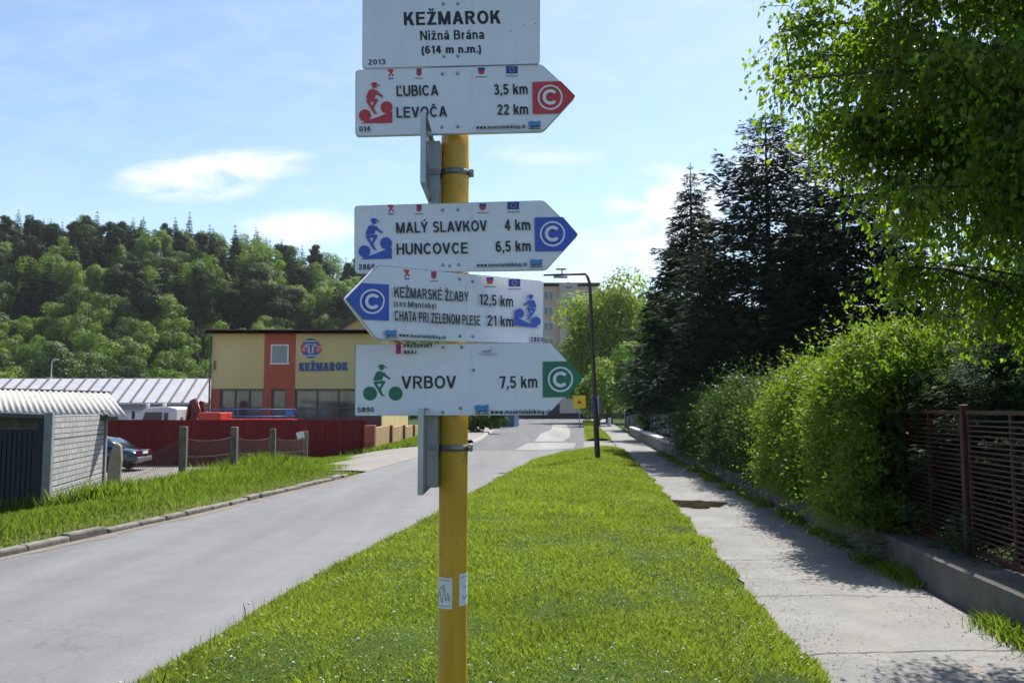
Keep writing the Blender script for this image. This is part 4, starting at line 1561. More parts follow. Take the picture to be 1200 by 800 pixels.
cells = []
for iy in range(17):
    y0 = 126 + iy * 7.2
    for ix in range(40):
        cells.append((ix, iy, y0))
npl = 0
for (ix, iy, y0) in cells:
    u = -40 + ix * 13.5
    y = y0 + rnd.uniform(-2.6, 2.6)
    x = (u - 600) / 1000 * y + rnd.uniform(-.8, .8)
    step = 13.5 / 1000 * y
    if rnd.random() > step / 4.6:                                     # keep a real spacing of about six metres
        continue
    if x > -30 or u > 470:
        continue
    if y < float(ridge_y(x)) - 5 or y > float(ridge_y(x)) + 112:
        continue
    f = (y - float(ridge_y(x))) / 105
    q = rnd.random()
    pat = math.sin(x * .11 + 1) + math.sin(y * .09 + x * .05)
    if f > .62:
        kind = 'dark' if q < .42 else 'pine' if q < .72 else 'deep' if q < .82 else 'green'
    elif f > .36:
        kind = 'pine' if q < .30 + .08 * pat else 'dark' if q < .46 + .1 * pat else 'deep' if q < .62 else 'green' if q < .85 else 'light'
    else:
        kind = 'light' if q < .34 + .1 * pat else 'green' if q < .74 else 'deep' if q < .97 else 'dark'
    plant(kind, x, y, rnd.uniform(.74, 1.06) * (.84 if kind in ('dark', 'pine') and f > .6 else 1), 1.6 if f < .3 else .5)
    npl += 1
# the farther ridge seen right of the signs
for i in range(76):
    u = 618 + i * 2.35 + rnd.uniform(-1, 1)
    y = rnd.uniform(388, 402) if i % 3 else rnd.uniform(372, 386)
    plant('pine' if rnd.random() < .5 else 'dark' if rnd.random() < .5 else 'deep', (u - 600) / 1000 * y, y, rnd.uniform(.42, .62))
    npl += 1
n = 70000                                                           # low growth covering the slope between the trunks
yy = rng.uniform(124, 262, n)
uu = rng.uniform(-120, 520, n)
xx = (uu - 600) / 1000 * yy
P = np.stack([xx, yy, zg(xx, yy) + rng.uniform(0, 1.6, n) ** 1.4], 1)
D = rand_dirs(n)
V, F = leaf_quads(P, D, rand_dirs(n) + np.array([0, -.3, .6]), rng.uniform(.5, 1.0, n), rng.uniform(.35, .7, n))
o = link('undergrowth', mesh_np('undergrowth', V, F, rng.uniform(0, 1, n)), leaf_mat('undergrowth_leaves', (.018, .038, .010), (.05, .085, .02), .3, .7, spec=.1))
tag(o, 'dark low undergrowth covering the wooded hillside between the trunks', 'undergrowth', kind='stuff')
print('hill trees', npl)
for kind, lst in FOREST.items():
    for o in lst:
        if o.name not in used:
            plant(kind, -60 - 4 * len(o.name), 165, 1)

# ------------------------------------------------------------------ left side: shed, fences, car, yard, buildings
GY = -.9                                                              # level of the yard
M_gate = mat('dark_sheet_steel', (.014, .017, .027), .5, .15, 8, .05, spec=.3)
M_roof = mat('corrugated_roof', (.36, .35, .32), .65, .25, 1.4, .1, stretch=(1, 6, 1), col2=(.50, .485, .45))
M_wroof = mat('white_tin_roof', (.52, .52, .56), .45, .08, 1.5, .05)
M_seam = mat('roof_seam', (.17, .14, .135), .7, .2)
M_mar = mat('maroon_sheet', (.135, .012, .012), .7, .2, 1.2, .0, stretch=(1, 1, .3), spec=.2)
M_cyel = mat('yellow_cladding', (.58, .485, .215), .8, .07, .7, .1, stretch=(1, 1, .35))
M_cred = mat('red_render', (.42, .105, .06), .85, .12, 1.5, .2)
M_dark = mat('shade_interior', (.02, .02, .022), .9, .2)  # near-black finish of the lorry chassis
M_frame = mat('grey_frame', (.12, .105, .095), .6, .1)
M_wframe = mat('white_frame', (.66, .66, .67), .5, .05)
M_glass = glass_mat('window_glass', (.055, .065, .07))
M_glass2 = mat('shop_glass', (.06, .056, .05), .05, .5, .8, spec=.9, col2=(.21, .20, .18), stretch=(1, 1, .5))  # lighter noise patches paint reflections into the opaque panes


def stone_panel_mat():
    m = bpy.data.materials.new('stone_pattern_concrete')
    m.use_nodes = True
    t = m.node_tree
    b = t.nodes['Principled BSDF']
    b.inputs['Roughness'].default_value = .9
    c = N(t, 'ShaderNodeTexCoord')
    mp = N(t, 'ShaderNodeMapping')
    mp.inputs['Rotation'].default_value = (R(90), 0, 0)
    t.links.new(c.outputs['Object'], mp.inputs[0])
    br = N(t, 'ShaderNodeTexBrick')
    br.inputs['Scale'].default_value = 1
    br.inputs['Brick Width'].default_value = .33
    br.inputs['Row Height'].default_value = .122
    br.inputs['Mortar Size'].default_value = .012
    br.offset = .37
    br.squash = .55
    br.squash_frequency = 2
    br.inputs['Color1'].default_value = (.44, .44, .435, 1)
    br.inputs['Color2'].default_value = (.33, .33, .335, 1)
    br.inputs['Mortar'].default_value = (.11, .11, .11, 1)
    t.links.new(mp.outputs[0], br.inputs['Vector'])
    nz = N(t, 'ShaderNodeTexNoise')
    nz.inputs['Scale'].default_value = 5
    nz.inputs['Detail'].default_value = 8
    t.links.new(c.outputs['Object'], nz.inputs['Vector'])
    mx = N(t, 'ShaderNodeMix', data_type='RGBA', blend_type='MULTIPLY')
    mx.inputs[0].default_value = .5
    t.links.new(br.outputs[0], mx.inputs[6])
    t.links.new(nz.outputs[1], mx.inputs[7])
    t.links.new(br.outputs[0], b.inputs['Base Color'])
    bp = N(t, 'ShaderNodeBump')
    bp.inputs['Strength'].default_value = .45
    bp.inputs['Distance'].default_value = .012
    hh = math_node(t, 'ADD', math_node(t, 'MULTIPLY', br.outputs[1], -1.0), math_node(t, 'MULTIPLY', nz.outputs[0], .35))
    t.links.new(hh, bp.inputs['Height'])
    t.links.new(bp.outputs[0], b.inputs['Normal'])
    return m


M_stone = stone_panel_mat()
M_frameconc = mat('wall_post_concrete', (.22, .22, .225), .9, .2, 4, .3)

# --- concrete panel wall with posts (its own frame: X along the wall)
A = Vector((-9.66, 17.9, 0))
Bv = Vector((-10.62, 22.3, 0))
ang = math.atan2(Bv.y - A.y, Bv.x - A.x)
LW = (Bv - A).length
ZW0, ZW1 = -.52, 1.50
wall = empty('panel_wall', (A.x, A.y, 0), ang, 'grey stone-patterned concrete panel wall beside the road verge', 'wall')
for i in range(4):
    z0 = ZW0 + i * .505
    MB().box((LW / 2, 0, z0 + .25), (LW - .02, .06, .497), bev=.012).build('panel', M_stone, wall)
MB().box((-.01, 0, (ZW0 - .3 + ZW1) / 2 + .03), (.16, .16, ZW1 - ZW0 + .36), bev=.012).build('post', M_frameconc, wall)
MB().box((LW + .01, 0, (ZW0 - .3 + ZW1) / 2 + .05), (.16, .16, ZW1 - ZW0 + .40), bev=.012).build('post', M_frameconc, wall)

# --- dark steel gate
gate = empty('metal_gate', (-9.78, 17.9, -.5), 0, 'dark blue-grey steel gate of upright sheet slats beside the panel wall', 'gate')
m = MB()
i = 0
x = -.06
while x > -4.6:
    x -= .105
    m.box((x, 0, .87), (.084, .022, 1.70), bev=.006)
m.build('slats', M_gate, gate)
MB().box((-2.4, .018, .87), (4.6, .004, 1.66)).build('backing_sheet', M_gate, gate)
MB().box((-2.4, .045, .35), (4.5, .04, .06)).build('rail', M_gate, gate)
MB().box((-2.4, .045, 1.45), (4.5, .04, .06)).build('rail', M_gate, gate)
MB().box((-.02, -.012, .95), (.16, .10, 2.02), bev=.01).build('gate_post', M_gate, gate)

# --- open shed: corrugated roof on posts and a back wall
shed = empty('shed', (-11.5, 20.5, -.5), 0, 'low shed with pale corrugated lean-to roof behind the steel gate', 'shed')
so = Vector(shed.location)
eR, eL = at(149.5, 487.5, 21.9), at(-70, 481, 21.2)
rR, rL = at(128, 461, 25.2), at(-70, 455, 25.2)
nseg = 180
V, F = [], []
for i in range(nseg + 1):
    f = i / nseg
    wv = .5 - .5 * math.cos(f * 2 * math.pi * 30)
    wv = wv ** 1.5 * .055
    for j in range(2):
        p = (eL.lerp(eR, f) if j == 0 else rL.lerp(rR, f)) - so
        V.append((p.x, p.y, p.z + wv))
    for j in range(2):
        p = (eL.lerp(eR, f) if j == 0 else rL.lerp(rR, f)) - so
        V.append((p.x, p.y, p.z + wv - .012))
    if i:
        a, b = 4 * (i - 1), 4 * i
        F += [(a, b, b + 1, a + 1), (a + 2, a + 3, b + 3, b + 2), (a, a + 2, b + 2, b), (a + 1, b + 1, b + 3, a + 3)]
MB().add(V, F, True).build('roof', M_roof, shed)
m = MB()
m.beam(rL - so + Vector((0, .03, .02)), rR - so + Vector((0, .03, .02)), .1, .1)
m.build('ridge_cap', M_seam, shed)
pL, pR = Vector((-16.5, 22.75, 0)), Vector((-11.2, 22.75, 0))
MB().box(((pL + pR) / 2 - so + Vector((0, 0, .45))), (5.3, .1, 2.0)).build('back_wall', M_concd, shed)
for px_ in (-15.6, -11.35):
    MB().box(Vector((px_, 22.2, .45)) - so, (.1, .1, 1.9)).build('post', M_frame, shed)
MB().beam(eL - so + Vector((0, .12, -.06)), eR - so + Vector((-.3, .12, -.06)), .07, .09).build('beam', M_frame, shed)

# --- old leaning concrete stump beside the panel wall
st_ = MB()
st_.prism([(-.16, -.08, 0), (.15, -.08, 0), (.14, -.08, .95), (.09, -.08, 1.28), (-.02, -.08, 1.36), (-.10, -.08, 1.22), (-.15, -.08, .9)], (0, .18, 0))
o = st_.build('concrete_stump', mat('stump_stone', (.30, .25, .19), .95, .3, 4, .8), None, bev=.03)
o.location = (-9.83, 21.2, -.55)
o.rotation_euler = (0, R(4), R(8))
tag(o, 'weathered brownish concrete stump between panel wall and parked car', 'stump')

# --- wire fence with four concrete posts
wf_ = empty('wire_fence', (-8.3, 22, -.6), 0, 'sagging wire mesh fence on four old concrete posts in tall grass', 'fence')
fo = Vector(wf_.location)
tops = []
for (u, vt, Y, wd) in ((215.5, 499.5, 22, .18), (275, 500, 25, .185), (320, 502, 28.6, .18), (358.5, 504.5, 33.2, .165)):
    t_ = at(u, vt, Y)
    zb = float(zg(t_.x, Y)) - .4
    m = MB()
    h2 = (t_.z - zb)
    m.box((t_ - fo) - Vector((0, 0, h2 / 2)), (wd, wd, h2), rz=rnd.uniform(-.15, .15), bev=.02)
    m.build('post', M_concd, wf_)
    tops.append((t_, zb + .4))
M_wire = mat('rusty_wire', (.17, .15, .13), .7, .3, 10, metal=.4)
m = MB()
full = [(Vector((-9.75, 21.3, .55)), float(zg(-9.8, 21.2)))] + tops
for (a, az), (b, bz) in zip(full, full[1:]):
    for hh, sag in ((.28, .10), (.75, .05), (1.15, .03)):
        pts = []
        for k_ in range(9):
            f = k_ / 8
            p = a.lerp(b, f)
            p = Vector((p.x, p.y - .11, p.z - hh - sag * 4 * f * (1 - f)))
            pts.append(p - fo)
        m.tube(pts, .006, 4, False)
    n_ = 34
    for k_ in range(n_):                                            # diamond mesh
        for s_ in (-1, 1):
            f0 = k_ / n_
            f1 = f0 + s_ * .13
            if 0 <= f1 <= 1:
                p, q_ = a.lerp(b, f0), a.lerp(b, f1)
                sg0, sg1 = .10 * 4 * f0 * (1 - f0), .1 * 4 * f1 * (1 - f1)
                m.tube([Vector((p.x, p.y - .11, p.z - .28 - sg0)) - fo, Vector((q_.x, q_.y - .11, q_.z - 1.15)) - fo], .0036, 3, False)
m.build('wire_mesh', M_wire, wf_)
s_ = MB().box((0, 0, 0), (.28, .012, .25), bev=.003).build('notice', M_wframe)
s_.location = at(352, 509.5, 32.9)
s_.rotation_euler = (0, R(-14), .1)
tag(s_, 'small crooked white notice wired to the last fence post', 'notice')

# --- long maroon sheet fence round the yard, turning the corner into a yellow wall with red piers
rf = empty('sheet_fence', (-12, 38, GY), 0, 'long dark maroon corrugated sheet fence in front of the yard', 'fence')
V, F = [], []
x0, x1 = -24.0 + 12, -6.45 + 12
n_ = 440
for i in range(n_ + 1):
    x = x0 + (x1 - x0) * i / n_
    ph = (i % 10) / 10
    dy = .03 if ph < .5 else 0.0
    zt = 2.03 + .006 * math.sin(x * .9)
    V += [(x, -dy, -.1), (x, -dy, zt), (x, .03 - dy, -.1), (x, .03 - dy, zt)]
    if i:
        a, b = 4 * (i - 1), 4 * i
        F += [(a, b, b + 1, a + 1), (a + 2, a + 3, b + 3, b + 2), (a + 1, b + 1, b + 3, a + 3)]
MB().add(V, F).build('sheets', M_mar, rf)
for k_ in range(7):
    MB().box((x0 + 1.2 + k_ * 2.7, .09, 1.0), (.08, .08, 2.05)).build('post', M_mar, rf)
MB().box(((x0 + x1) / 2, .075, 1.7), (x1 - x0, .04, .06)).build('rail', M_mar, rf)
c0, c1 = Vector((-6.28, 38.0, 0)), Vector((-7.1, 66, 0))
sw = empty('side_wall', (c0.x, c0.y, GY), 0, 'yellow side wall with red piers running back from the fence corner', 'wall')
M_pier = mat('pier_red', (.33, .075, .055), .8, .15, 3, .2)
M_panel = mat('wall_panel_ochre', (.36, .27, .12), .85, .15, 2, .2)
top0, top1 = at(433, 498, 38).z - GY, at(489, 497.5, 66).z - GY
d_ = c1 - c0
a_ = math.atan2(d_.y, d_.x)
ks = [0, .25, .5, .75, 1]
for q in ks:
    p = d_ * q
    ht = top0 + (top1 - top0) * q
    MB().box((p.x, p.y, ht / 2 - .05), (.46, .46, ht + .1), rz=a_, bev=.02).build('pier', M_pier, sw)
for q0, q1 in zip(ks, ks[1:]):
    p = d_ * (q0 + q1) / 2
    ht = top0 + (top1 - top0) * (q0 + q1) / 2 - .08
    MB().box((p.x, p.y, ht / 2 - .05), (d_.length * .25 - .46, .2, ht + .1), rz=a_).build('panel', M_panel, sw)

# --- the parked saloon car
def make_car():
    root = empty('parked_car', (0, 0, 0))
    paint = mat('car_paint', (.018, .040, .060), .22, .06, 3, metal=.35, coat=1.0)
    L_, Wd = 4.7, 1.80
    # side profile stations: x, sill z, belt z, half width
    st = [(-2.35, .42, .62, .70), (-2.28, .32, .80, .80), (-1.9, .26, .92, .86), (-1.2, .24, .97, .895), (-.3, .24, .965, .9), (.7, .24, .95, .9), (1.3, .24, .90, .885), (1.9, .27, .82, .84), (2.25, .34, .70, .74), (2.35, .42, .58, .62)]
    # x runs from rear (-) to front (+)
    V, F = [], []
    sec = 12
    for (x, z0, z1, hw) in st:
        for k_ in range(sec):
            a = 2 * math.pi * (k_ + .5) / sec
            cx, cz = math.cos(a), math.sin(a)
            e = .45
            px_ = hw * math.copysign(abs(cx) ** e, cx)
            pz = (z0 + z1) / 2 + (z1 - z0) / 2 * math.copysign(abs(cz) ** e, cz)
            V.append((x, px_, pz))
    for i in range(len(st) - 1):
        for k_ in range(sec):
            a, b = i * sec + k_, i * sec + (k_ + 1) % sec
            F.append((a, b, b + sec, a + sec))
    F += [tuple(range(sec)), tuple(range((len(st) - 1) * sec, len(st) * sec))]
    b_ = MB().add(V, F, True).build('body', paint, root)
    md = b_.modifiers.new('sub', 'SUBSURF')
    md.levels = md.render_levels = 2
    # cabin
    cb = [(-1.72, .93, .95, .74), (-1.05, .94, 1.30, .64), (-.55, .95, 1.40, .60), (.25, .95, 1.40, .60), (.62, .94, 1.30, .63), (1.32, .90, .92, .74)]
    V, F = [], []
    for (x, z0, z1, hw) in cb:
        V += [(x, -hw - .12 * (z1 > 1), z0), (x, -hw, z1 - .02), (x, -hw * .7, z1 + .015), (x, hw * .7, z1 + .015), (x, hw, z1 - .02), (x, hw + .12 * (z1 > 1), z0)]
    for i in range(len(cb) - 1):
        for k_ in range(5):
            a = i * 6 + k_
            F.append((a, a + 1, a + 7, a + 6))
    F += [(0, 1, 2, 3, 4, 5), tuple(range(30, 36))]
    MB().add(V, F, True).build('roof', paint, root)
    gl = mat('car_glass', (.03, .045, .055), .05, .05, spec=.9)
    # windows sit a little proud of the cabin
    MB().prism([(-1.62, -.60, .985), (-1.62, .60, .985), (-1.09, .545, 1.285), (-1.09, -.545, 1.285)], (-.012, 0, .014)).build('rear_window', gl, root)
    MB().prism([(1.22, -.62, .965), (1.22, .62, .965), (.66, .55, 1.285), (.66, -.55, 1.285)], (.012, 0, .014)).build('windscreen', gl, root)
    for s_ in (-1, 1):
        MB().prism([(-1.25, s_ * .745, .985), (-.98, s_ * .672, 1.28), (-.52, s_ * .632, 1.345), (-.30, s_ * .632, 1.35), (-.30, s_ * .735, .985)], (0, s_ * .02, 0)).build('side_window', gl, root)
        MB().prism([(-.22, s_ * .735, .985), (-.22, s_ * .632, 1.35), (.22, s_ * .632, 1.345), (.58, s_ * .665, 1.26), (.95, s_ * .745, .985)], (0, s_ * .02, 0)).build('side_window', gl, root)
        MB().box((.72, s_ * .93, .99), (.12, .18, .12), bev=.03).build('mirror', paint, root)
        MB().prism([(-2.335, s_ * .30, .64), (-2.335, s_ * .79, .64), (-2.30, s_ * .80, .80), (-2.30, s_ * .34, .80)], (-.025, 0, 0)).build('tail_light', mat('tail_light_red', (.10, .008, .010), .15, .1, spec=.8), root)
        MB().prism([(2.30, s_ * .36, .56), (2.24, s_ * .72, .58), (2.24, s_ * .70, .68), (2.30, s_ * .38, .66)], (.02, 0, 0)).build('headlight', mat('lamp_glass', (.5, .5, .52), .1, .1, spec=.8), root)
        MB().box((-.25, s_ * .905, .80), (.2, .02, .03), bev=.006).build('handle', paint, root)
        for wx in (-1.42, 1.38):
            w_ = MB().lathe([(.17, -.11), (.30, -.11), (.325, -.08), (.325, .08), (.30, .11), (.17, .11)], (wx, s_ * .80, .325), 28, 'Y').build('wheel', mat('tyre_rubber', (.02, .02, .021), .9, .2), root)
            MB().lathe([(.02, -.02), (.09, -.03), (.17, -.02), (.205, .0), (.205, .02)], (wx, s_ * .885, .325), 24, 'Y').build('rim', M_alu, w_)
    MB().box((-2.345, 0, .46), (.10, 1.46, .20), bev=.05).build('bumper', mat('bumper_grey', (.16, .17, .19), .4, .1), root)
    MB().box((-2.375, 0, .72), (.02, .52, .115), bev=.006).build('number_plate', M_wframe, root)
    MB().box((-2.36, 0, .82), (.03, .9, .025), bev=.008).build('trim', M_alu, root)
    return root


car = make_car()
car.location = (-16.9, 37.3 - 1.6, GY + .04)
car.rotation_euler = (0, 0, R(180) + R(2))
cp = at(154, 528, 35.2)
car.location.x = cp.x - 1.75
car.location.y = 35.0
tag(car, 'dark blue-green saloon car parked in front of the maroon fence', 'car')

# --- crane lorry behind the fence
lorry = empty('crane_lorry', (at(192, 490, 42).x, 42.3, GY), 0, 'white-cabbed lorry with folded red crane behind the maroon fence', 'lorry')
M_cab = mat('cab_white', (.62, .62, .64), .35, .06, 2)
M_crane = mat('crane_red', (.13, .012, .010), .45, .15, 2)
M_bodyr = mat('lorry_red', (.52, .045, .032), .5, .1, 2)
zt = at(192, 477.5, 42).z - GY
m = MB()
m.prism([(-.95, -1.15, .9), (.95, -1.15, .9), (.95, -1.15, zt - .05), (.55, -1.15, zt + .05), (-.55, -1.15, zt), (-.85, -1.15, zt - .25), (-1.0, -1.15, 1.7)], (0, 2.3, 0))
m.build('cab', M_cab, lorry, bev=.05)
MB().prism([(-.72, -1.165, zt - .75), (.25, -1.165, zt - .75), (.25, -1.165, zt - .22), (-.55, -1.165, zt - .22)], (0, -.01, 0)).build('window', M_glass, lorry)
MB().prism([(.35, -1.165, zt - .75), (.55, -1.165, zt - .75), (.55, -1.165, zt - .25), (.35, -1.165, zt - .25)], (0, -.01, 0)).build('window', M_glass, lorry)
MB().box((-.6, -.8, zt + .12), (.16, .16, .16), bev=.03).build('beacon', M_cab, lorry)
MB().box((-.35, .6, zt + .14), (.16, .16, .16), bev=.03).build('beacon', M_cab, lorry)
MB().box((-1.08, -1.25, zt - .35), (.1, .18, .4), bev=.02).build('mirror', M_ink, lorry)
m = MB()
cx = .98
m.beam((cx + .30, 0, .9), (cx + .35, 0, zt + .35), .30, .34)
m.beam((cx + .35, -.1, zt + .40), (cx + .85, -.1, zt - .65), .24, .26)
m.beam((cx + .70, .12, zt + .30), (cx + .85, .12, zt - .75), .20, .22)
m.beam((cx + .70, .12, zt + .32), (cx + .42, .0, zt - .2), .14, .14)
m.tube([(cx + .12, -.25, zt - .7), (cx + .22, -.25, zt + .15)], .07, 10)
m.tube([(cx + .95, -.2, zt - .75), (cx + .62, -.2, zt + .2)], .05, 10)
m.build('crane', M_crane, lorry)
m = MB()
m.box((3.9, 0, 1.15), (4.4, 2.3, .16))
m.box((2.5, -.2, zt - .46), (1.1, 1.8, .46), bev=.06)
m.build('bed', M_bodyr, lorry)
for wx in (-.4, 3.2, 4.4):
    for s_ in (-1, 1):
        MB().lathe([(.2, -.14), (.45, -.14), (.5, -.1), (.5, .1), (.45, .14), (.2, .14)], (wx, s_ * .98, .5), 24, 'Y').build('wheel', mat('tyre_rubber', (.02, .02, .021), .9, .2), lorry)
MB().box((2.6, 0, .72), (7.2, .9, .2)).build('chassis', M_dark, lorry)

# --- red flat trailer with a blue guard rail in front of the building
tr = empty('flat_trailer', (at(296, 490, 43).x, 43.4, GY), 0, 'red flat trailer with blue guard rail below the shop windows', 'trailer')
zt = at(296, 489, 43).z - GY
MB().box((0, 0, zt - .22), (4.6, 2.0, .30), bev=.05).build('bed', M_bodyr, tr)
M_rail = mat('rail_blue', (.035, .085, .33), .5, .1)
for hh in (.12, .47):
    MB().tube([(-2.3, -.95, zt + hh - .07), (2.3, -.95, zt + hh - .07)], .03, 8).build('rail', M_rail, tr)
for i in range(9):
    MB().tube([(-2.3 + i * .575, -.95, zt - .1), (-2.3 + i * .575, -.95, zt + .40)], .022, 8).build('rail_post', M_rail, tr)
MB().box((1.98, -.95, zt + .22), (.36, .06, .36), bev=.02).build('board', M_sky, tr)
for wx in (-1.0, 1.0):
    for s_ in (-1, 1):
        MB().lathe([(.2, -.12), (.38, -.12), (.42, -.08), (.42, .08), (.38, .12), (.2, .12)], (wx, s_ * .85, .42), 20, 'Y').build('wheel', mat('tyre_rubber', (.02, .02, .021), .9, .2), tr)

# --- the yellow and red works building
YB = 46.0
bld = empty('works_building', (at(247, 490, YB).x, YB, GY), 0, 'two-storey yellow and red flat-roofed building with a blue emblem', 'building')
bo = Vector(bld.location)


def bx(u):                        # local x on the front wall from a photo column
    return at(u, 440, YB).x - bo.x


def bz(v):
    return at(340, v, YB).z - bo.z


W_ = bx(447)
zr, zm = bz(391), bz(455.5)
D_ = 12.0
# upper storey: separate cladding fields, thick walls
for (u0, u1, mm) in ((247.5, 309.2, M_cyel), (309.2, 346, M_cred), (346, 447, M_cyel)):
    m = MB()
    m.box(((bx(u0) + bx(u1)) / 2, .15, (zr + zm) / 2), (bx(u1) - bx(u0) - .006, .3, zr - zm - .004))
    m.build('cladding', mm, bld)
MB().box((.15, D_ / 2 + .3, (zr + zm) / 2), (.3, D_ - .02, zr - zm)).build('cladding', M_cyel, bld)
MB().box((W_ - .15, D_ / 2 + .3, zr / 2), (.3, D_ - .02, zr)).build('wall', M_cyel, bld)
MB().box((W_ / 2, D_ + .15, zr / 2), (W_, .3, zr)).build('wall', M_cyel, bld)
MB().box((W_ / 2, 3.5, zm / 2), (W_ - .7, .15, zm - .1)).build('inner_wall', mat('inside_wall', (.22, .21, .19), .9, .2), bld)
MB().box((W_ / 2, 1.9, zm - .08), (W_ - .62, 3.2, .15)).build('ceiling', mat('inside_ceiling', (.4, .4, .38), .9, .1), bld)
# ground floor piers and glazing
for (u0, u1) in ((247.5, 258.5), (309.2, 318.5), (335.5, 346)):
    MB().box(((bx(u0) + bx(u1)) / 2, .15, zm / 2), (bx(u1) - bx(u0) - .004, .3, zm - .004)).build('pier', M_cred, bld)
MB().box((.15, D_ / 2 + .3, zm / 2), (.3, D_ - .02, zm - .004)).build('wall', M_cred, bld)
for (u0, u1, nv) in ((258.5, 309.2, 3), (318.5, 335.5, 1), (346, 447, 4)):
    a, b = bx(u0), bx(u1)
    win = MB()
    win.box(((a + b) / 2, .12, zm - .06), (b - a - .02, .1, .1))
    win.box(((a + b) / 2, .12, zm - 1.02), (b - a - .02, .08, .06))
    for i in range(nv + 1):
        win.box((a + .03 + (b - a - .06) * i / nv, .118, zm / 2), (.07, .09, zm - .02))
    wo_ = win.build('window', M_frame, bld)
    MB().box(((a + b) / 2, .17, zm / 2), (b - a - .02, .012, zm - .03)).build('pane', M_glass2, wo_)
# upper window
a, b, z0, z1 = bx(317), bx(338), bz(427), bz(403.5)
win = MB()
win.box(((a + b) / 2, -.02, z1 - .04), (b - a, .06, .08)).box(((a + b) / 2, -.02, z0 + .04), (b - a + .1, .09, .08))
win.box((a + .04, -.021, (z0 + z1) / 2), (.08, .06, z1 - z0 - .17)).box((b - .04, -.021, (z0 + z1) / 2), (.08, .06, z1 - z0 - .17))
win = win.build('window', M_wframe, bld)
MB().box(((a + b) / 2, -.006, (z0 + z1) / 2), (b - a - .16, .012, z1 - z0 - .16)).build('pane', glass_mat('blind_glass', (.14, .165, .18), .2), win)
# roof edge, roof, little gabled rooflight
m = MB()
m.box((W_ / 2, D_ / 2, zr + .07), (W_ + .5, D_ + .9, .14))
m.box((W_ / 2, -.42, zr + .10), (W_ + .56, .06, .2))
m.build('roof', mat('roof_edge', (.12, .055, .05), .7, .2), bld)
u0, u1 = bx(368), bx(437)
zg_ = bz(378) + .35
sk = MB().prism([(u0, 4, zr + .14), (u1, 4, zr + .14), ((u0 + u1) / 2 + .2, 4, zg_ + .25), ((u0 + u1) / 2 - .2, 4, zg_ + .25)], (0, 4, 0)).build('rooflight', M_cyel, bld)
MB().beam((u0 - .1, 3.9, zr + .2), ((u0 + u1) / 2, 3.9, zg_ + .32), .3, .1).beam(((u0 + u1) / 2, 3.9, zg_ + .32), (u1 + .1, 3.9, zr + .2), .3, .1).build('roof_trim', mat('roof_edge', (.12, .055, .05)), sk)
MB().box((bx(251.5), -.05, bz(428)), (.05, .1, .5)).build('hook', M_frame, bld)
MB().tube([(-.08, -.1, zr - .15), (-.08, -.1, 0)], .05, 8).build('downpipe', M_frame, bld)


# emblem and name on the wall
class WallPrint(Board):
    def __init__(s, body):
        s.O = Vector((bo.x, YB - .015, bo.z))
        s.M = Matrix.Identity(3)
        s.Mi = Matrix.Identity(3)
        s.n = Vector((0, -1, 0))
        s.lay = 0
        s.body = body

    def layer(s):
        s.lay += 1
        return -.012 - .004 * s.lay


WP = WallPrint(bld)
WP.flat([circle(364.3, 408, 11.4, 40, 11.6)], 'emblem_disc', mat('emblem_blue', (.03, .12, .34), .5, .05))
WP.flat([limb((357, 400), (371.5, 399.4), .9, .9), limb((355, 416.6), (373, 416.4), .8, .8)], 'emblem_lines', M_white)
M_pink = mat('emblem_red', (.55, .06, .10), .5, .05)
M_wout = mat('emblem_white', (.7, .7, .7), .5, .05)
for t_, mm in ((.30, M_wout), (.19, M_pink)):
    WP.text('S', 351.5, 361.5, 412.6, 412.6, 9.4, (t_ - .125) / 2.6, mm, 'emblem_letter')
    WP.text('S', 367.5, 377.5, 412.6, 412.6, 9.4, (t_ - .125) / 2.6, mm, 'emblem_letter')
WP.text('T', 358.6, 370, 413.6, 413.6, 10.6, .07, M_wout, 'emblem_letter')
WP.text('T', 360, 368.6, 413, 413, 9.4, .03, mat('emblem_blue', (.03, .12, .34)), 'emblem_letter')
WP.text('KEŽMAROK', 350.6, 407.4, 434.8, 434.0, 9.8, .055, mat('letter_blue', (.025, .085, .26), .5, .05))

# --- long low hall with a white tin roof
YH = 52.0
hall = empty('hall', (at(120, 470, YH).x, YH, GY), 0, 'long low hall with white seamed tin roof left of the yellow building', 'building')
ho = Vector(hall.location)
hx0, hx1 = at(-60, 470, YH).x - ho.x, at(246.5, 470, YH).x - ho.x
ze = at(120, 471, YH).z - GY
zR = at(120, 443.5, YH + 2.0).z - GY
MB().prism([(hx0, -.35, ze - .02), (hx0, 2.0, zR), (hx0, 4.3, ze - .02), (hx0, 4.3, ze - .12), (hx0, 2.0, zR - .1), (hx0, -.35, ze - .12)], (hx1 - hx0, 0, 0)).build('roof', M_wroof, hall)
m = MB()
x = hx0 + .3
while x < hx1:
    m.beam((x, -.37, ze + .02), (x, 1.98, zR + .03), .11, .07)
    x += .78
m.build('roof_seams', M_seam, hall)
MB().box(((hx0 + hx1) / 2, 2, ze / 2 - .08), (hx1 - hx0 - .1, 3.9, ze - .1)).build('wall', mat('hall_wall', (.48, .49, .52), .8, .1, 1), hall)
MB().box(((hx0 + hx1) / 2, -.02, ze - .30), (hx1 - hx0 - .12, .06, .35)).build('fascia', mat('hall_fascia', (.24, .25, .27), .7, .15), hall)
for xx in (hx0 + 6.2, hx1 - 3.4):
    MB().box((xx, .03, ze / 2 - .3), (3.2, .06, ze - .7)).build('door', mat('hall_door', (.60, .62, .68), .6, .08), hall)

